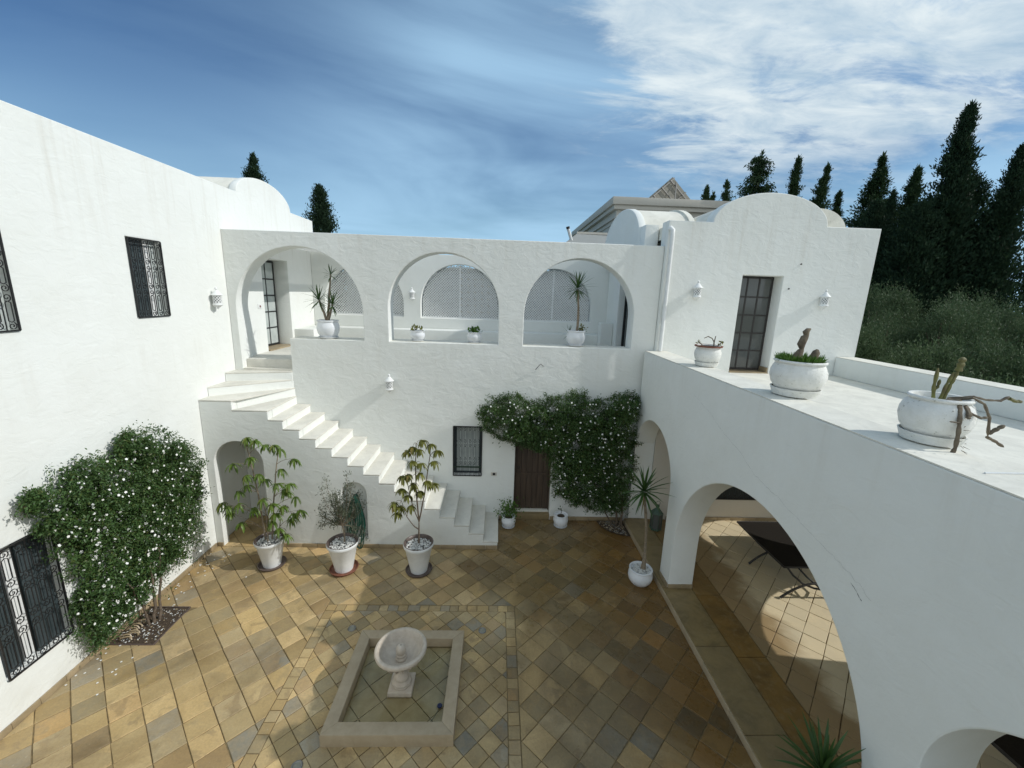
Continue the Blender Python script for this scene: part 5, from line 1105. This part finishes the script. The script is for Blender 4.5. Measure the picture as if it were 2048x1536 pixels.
# ================================================================== TREES
def conifer(name, x, y, h, r, label, m=CYP, lean=0., n=5200, base=.5, pw=.75, up=1.0, droopy=0., seed=0, bend=0., cat='tree'):
    g_ = np.random.default_rng(seed); t = thing(name, (x, y, 0), label, cat)
    axis = lambda k: np.stack([x+lean*k+bend*k**3, y+0*k, h*k], -1)
    ks = np.linspace(0, .985, 9); MB().tube(axis(ks), np.linspace(.16 if h > 6 else .07, .015, 9), 8).build('trunk', BARK, t, True)
    nb = max(80, n//26); kk = base+(1-base)*g_.uniform(0, 1, nb)**.85*.985; kk = np.where(g_.uniform(0, 1, nb) < .4, g_.uniform(base, .99, nb), kk); V = []
    env = lambda k: r*np.minimum(1, (1-k)/(1-base)*1.0+.0)**pw*np.clip((k-base)/.12+.45, 0, 1)
    ang = g_.uniform(0, 2*PI, nb); rad = env(kk)*g_.uniform(.35, 1.08, nb); tipr = []
    for k, a, q in zip(kk, ang, rad):
        p0 = axis(np.array(k)); o_ = np.array([math.cos(a), math.sin(a), 0]); e = p0+o_*q+np.array([0, 0, (up*.55-droopy*.5)*q+.12*up]); L_ = .19*h/12+.17*q; m_ = 84
        s = g_.uniform(0, 1, m_)**.7; c = p0*(1-s)[:, None]+e*s[:, None]+g_.normal(size=(m_, 3))*(.05+.11*q)*np.array([1, 1, .8]); d = o_*(.5+droopy*.4)+np.array([0, 0, up-droopy*1.4])+g_.normal(size=(m_, 3))*.45; d = unit(d)
        LL = g_.uniform(.5, 1.15, m_)[:, None]*L_*.55; sd_ = unit(np.cross(d, g_.normal(size=(m_, 3)))); ww = LL*.17
        mid = c+d*LL*.4; V.append(np.stack([c, mid+sd_*ww, c+d*LL, mid-sd_*ww], 1)); sd2 = np.cross(d, sd_); V.append(np.stack([c, mid+sd2*ww, c+d*LL, mid-sd2*ww], 1)[::2])
    # leader tip
    c = axis(g_.uniform(.90, 1.0, 90)); d = unit(np.array([0, 0, 1.])+g_.normal(size=(90, 3))*.35); LL = np.full((90, 1), .05*h/2+.1); sd_ = unit(np.cross(d, g_.normal(size=(90, 3)))); mid = c+d*LL*.3; V.append(np.stack([c, mid+sd_*LL*.10, c+d*LL*.7, mid-sd_*LL*.10], 1))
    quads('crown', np.concatenate(V), m, t, 'stuff'); return t
conifer('cypress_tree', 18.5, 18, 13.0, 1.9, 'tallest dark cypress leaning right with a ragged top, behind the terrace', CYP, .25, 17000, .10, .80, 1.15, 0, 11)
conifer('cypress_tree', 19.9, 17, 11.3, 1.5, 'broad dark cypress cut by the right edge of the picture', CYP, .35, 17000, .08, .72, 1.1, 0, 12)
conifer('cypress_tree', 18.0, 20, 10.2, 1.6, 'shorter pointed dark cypress standing between two feathery conifers', CYP, .1, 9000, .08, .8, 1.2, 0, 13)
conifer('conifer_tree', 18.9, 22, 12.4, 4.3, 'feathery conifer with a tiered narrow top, just right of the pavilion roof', CYP2, .1, 13000, .08, 1.1, .55, .15, 14)
conifer('conifer_tree', 20.6, 22, 11.9, 3.4, 'feathery conifer with upswept sprays, left of the tallest cypress', CYP2, .35, 12000, .08, 1.05, .9, 0, 15)
conifer('conifer_tree', 17.1, 22, 10.6, 3.6, 'thin-topped spiky young conifer right above the pavilion gable shoulder', CYP2, .0, 8000, .1, 1.25, .8, 0, 16)
conifer('conifer_tree', 15.7, 22, 11.8, 1.9, 'narrow conifer with a tip bent to the right, above the pavilion gable', CYP2, .1, 8000, .12, .95, .9, 0, 17, .5)
conifer('conifer_tree', 16.05, 24, 12.7, 1.6, 'slimmest spindle conifer rising straight above the pavilion gable', CYP2, .0, 6000, .12, .9, 1.1, 0, 18)
conifer('conifer_tree', 13.9, 24, 12.9, 1.9, 'drooping blunt-topped conifer behind the left half of the pavilion gable', CYP2, .05, 8000, .12, .42, .5, .9, 19)
for i, (x, y, h, r_, l) in enumerate(((14.0, 30, 12.6, 2.0, 'small green conifer right beside the solar panel, left of a pair'), (15.35, 30, 13.0, 1.9, 'small green conifer, right one of the group behind the pavilion roof'), (14.75, 30.5, 12.3, 1.6, 'small green conifer, lowest and middle one beside the solar panel'), (12.65, 23.5, 10.1, .7, 'tiny conifer tip against the cream house wall'))):
    conifer('conifer_tree', x, y, h, r_, l, CYP2, 0, 5500, .2, .85, 1., 0, 30+i)
conifer('cypress_tree', -14.3, 26, 12.2, 2.1, 'dark cypress tip behind the vault of the left wing', CYP, .15, 9000, .2, .8, 1.1, 0, 41)
conifer('cypress_tree', -10.5, 26, 10.7, 1.7, 'dark oval cypress rising behind the end of the left wing', CYP, -.05, 10000, .2, .62, 1.1, 0, 42)
for i, (x, y, h, r_) in enumerate(((22.2, 21, 10.4, 2.0), (24.5, 23, 10.5, 2.2), (16.7, 26, 9.6, 1.9), (22.3, 26, 10.0, 2.2), (20.4, 19.8, 8.4, 1.7), (26, 19, 10.3, 2.2), (19.2, 26, 9.4, 2.0), (21.4, 18.2, 9.6, 1.9), (16.2, 19.5, 7.6, 1.7), (23.6, 17.2, 10.0, 2.0), (14.6, 21, 8.2, 1.7), (19.7, 18.6, 10.8, 1.9), (17.2, 17.6, 9.2, 1.7), (16.9, 19.4, 9.6, 1.7), (21.0, 19.2, 10.6, 2.0))):
    conifer('cypress_tree', x, y, h, r_, ['dark cypress filling the gap right of the tallest one', 'dark cypress at the far right behind the nearest ones', 'dark conifer low behind the feathery conifer tops', 'dark cypress far behind the tallest cypress', 'short dark cypress below the tallest one', 'dark cypress just outside the right edge', 'dark conifer between the feathery tops, farther back', 'dark cypress filling the space before the broad right-hand one', 'low dark cypress just right of the pavilion wall', 'dark cypress beyond the right edge, in front', 'low dark cypress half hidden by the pavilion wall', 'dark cypress crowded against the right side of the tallest one', 'dark cypress crowded against the left side of the tallest one', 'dark cypress top below the upswept feathery conifer', 'dark cypress between the tallest one and the right edge'][i], CYP, .1, 8000, .04, .5, 1., 0, 50+i)
def bushy(name, x, y, h, r_, label, m=OLT, n=34000, seed=0):
    g_ = np.random.default_rng(seed); t = thing(name, (x, y, 0), label, 'tree'); br = MB(); br.tube([(x, y, -.05), (x+.1, y, h*.2), (x, y+.1, h*.42)], [.22, .16, .12], 8)
    nc = 64; d = rdir(nc, .25); c = np.array([x, y, h*.60])+d*np.array([r_, r_, h*.36])*(g_.uniform(.45, 1, (nc, 1))**.5)
    for q in c[:26]: br.tube(curve_pts((x, y+.1, h*.38), q, (0, 0, .15), 6, .06), np.linspace(.07, .012, 6), 5)
    br.build('trunk', BARK, t, True)
    k = g_.integers(0, nc, n); p = c[k]+g_.normal(size=(n, 3))*np.array([.17, .17, .26])*r_/1.5; up_ = unit(p-np.array([x, y, h*.45]))*.7+np.array([0, 0, .55])+g_.normal(size=(n, 3))*.6
    quads('crown', leaves(p, up_, g_.uniform(.05, .11, n), g_.uniform(.014, .026, n), g_.normal(size=(n, 3))), m, t, 'stuff')
OB = [(10.9, 12.6, 4.6, 1.4), (12.4, 13.2, 5.0, 1.7), (13.9, 12.4, 5.0, 1.6), (15.6, 12.9, 5.2, 1.7), (11.2, 10.2, 4.0, 1.4), (13.0, 10.4, 4.3, 1.6), (16.5, 11.3, 4.7, 1.7), (14.7, 9.8, 4.1, 1.6), (18.2, 13.2, 5.3, 1.8), (11.0, 8.0, 3.7, 1.4), (13.2, 7.6, 3.8, 1.5), (17.8, 15.4, 6.0, 1.9), (14.6, 15.6, 5.7, 1.8)]
OLb = ['grey-green olive tree nearest the pavilion corner', 'round olive tree top just right of the pavilion corner', 'olive tree in the middle of the hedge below the cypresses', 'olive tree before the tallest cypress', 'low olive crown close behind the parapet by the pavilion', 'olive crown behind the middle of the terrace parapet', 'olive tree towards the right edge behind the parapet', 'low olive crown above the right part of the parapet', 'olive tree at the right edge below the broad cypress', 'olive crown hidden low behind the parapet', 'olive crown low behind the near parapet', 'taller olive tree between cypress feet at the right', 'taller olive tree under the feathery conifers']
for i, ((x, y, h, r_), l) in enumerate(zip(OB, OLb)): bushy('olive_tree', x, y, h*random.uniform(.93, 1.06), r_*.82, l, seed=70+i)
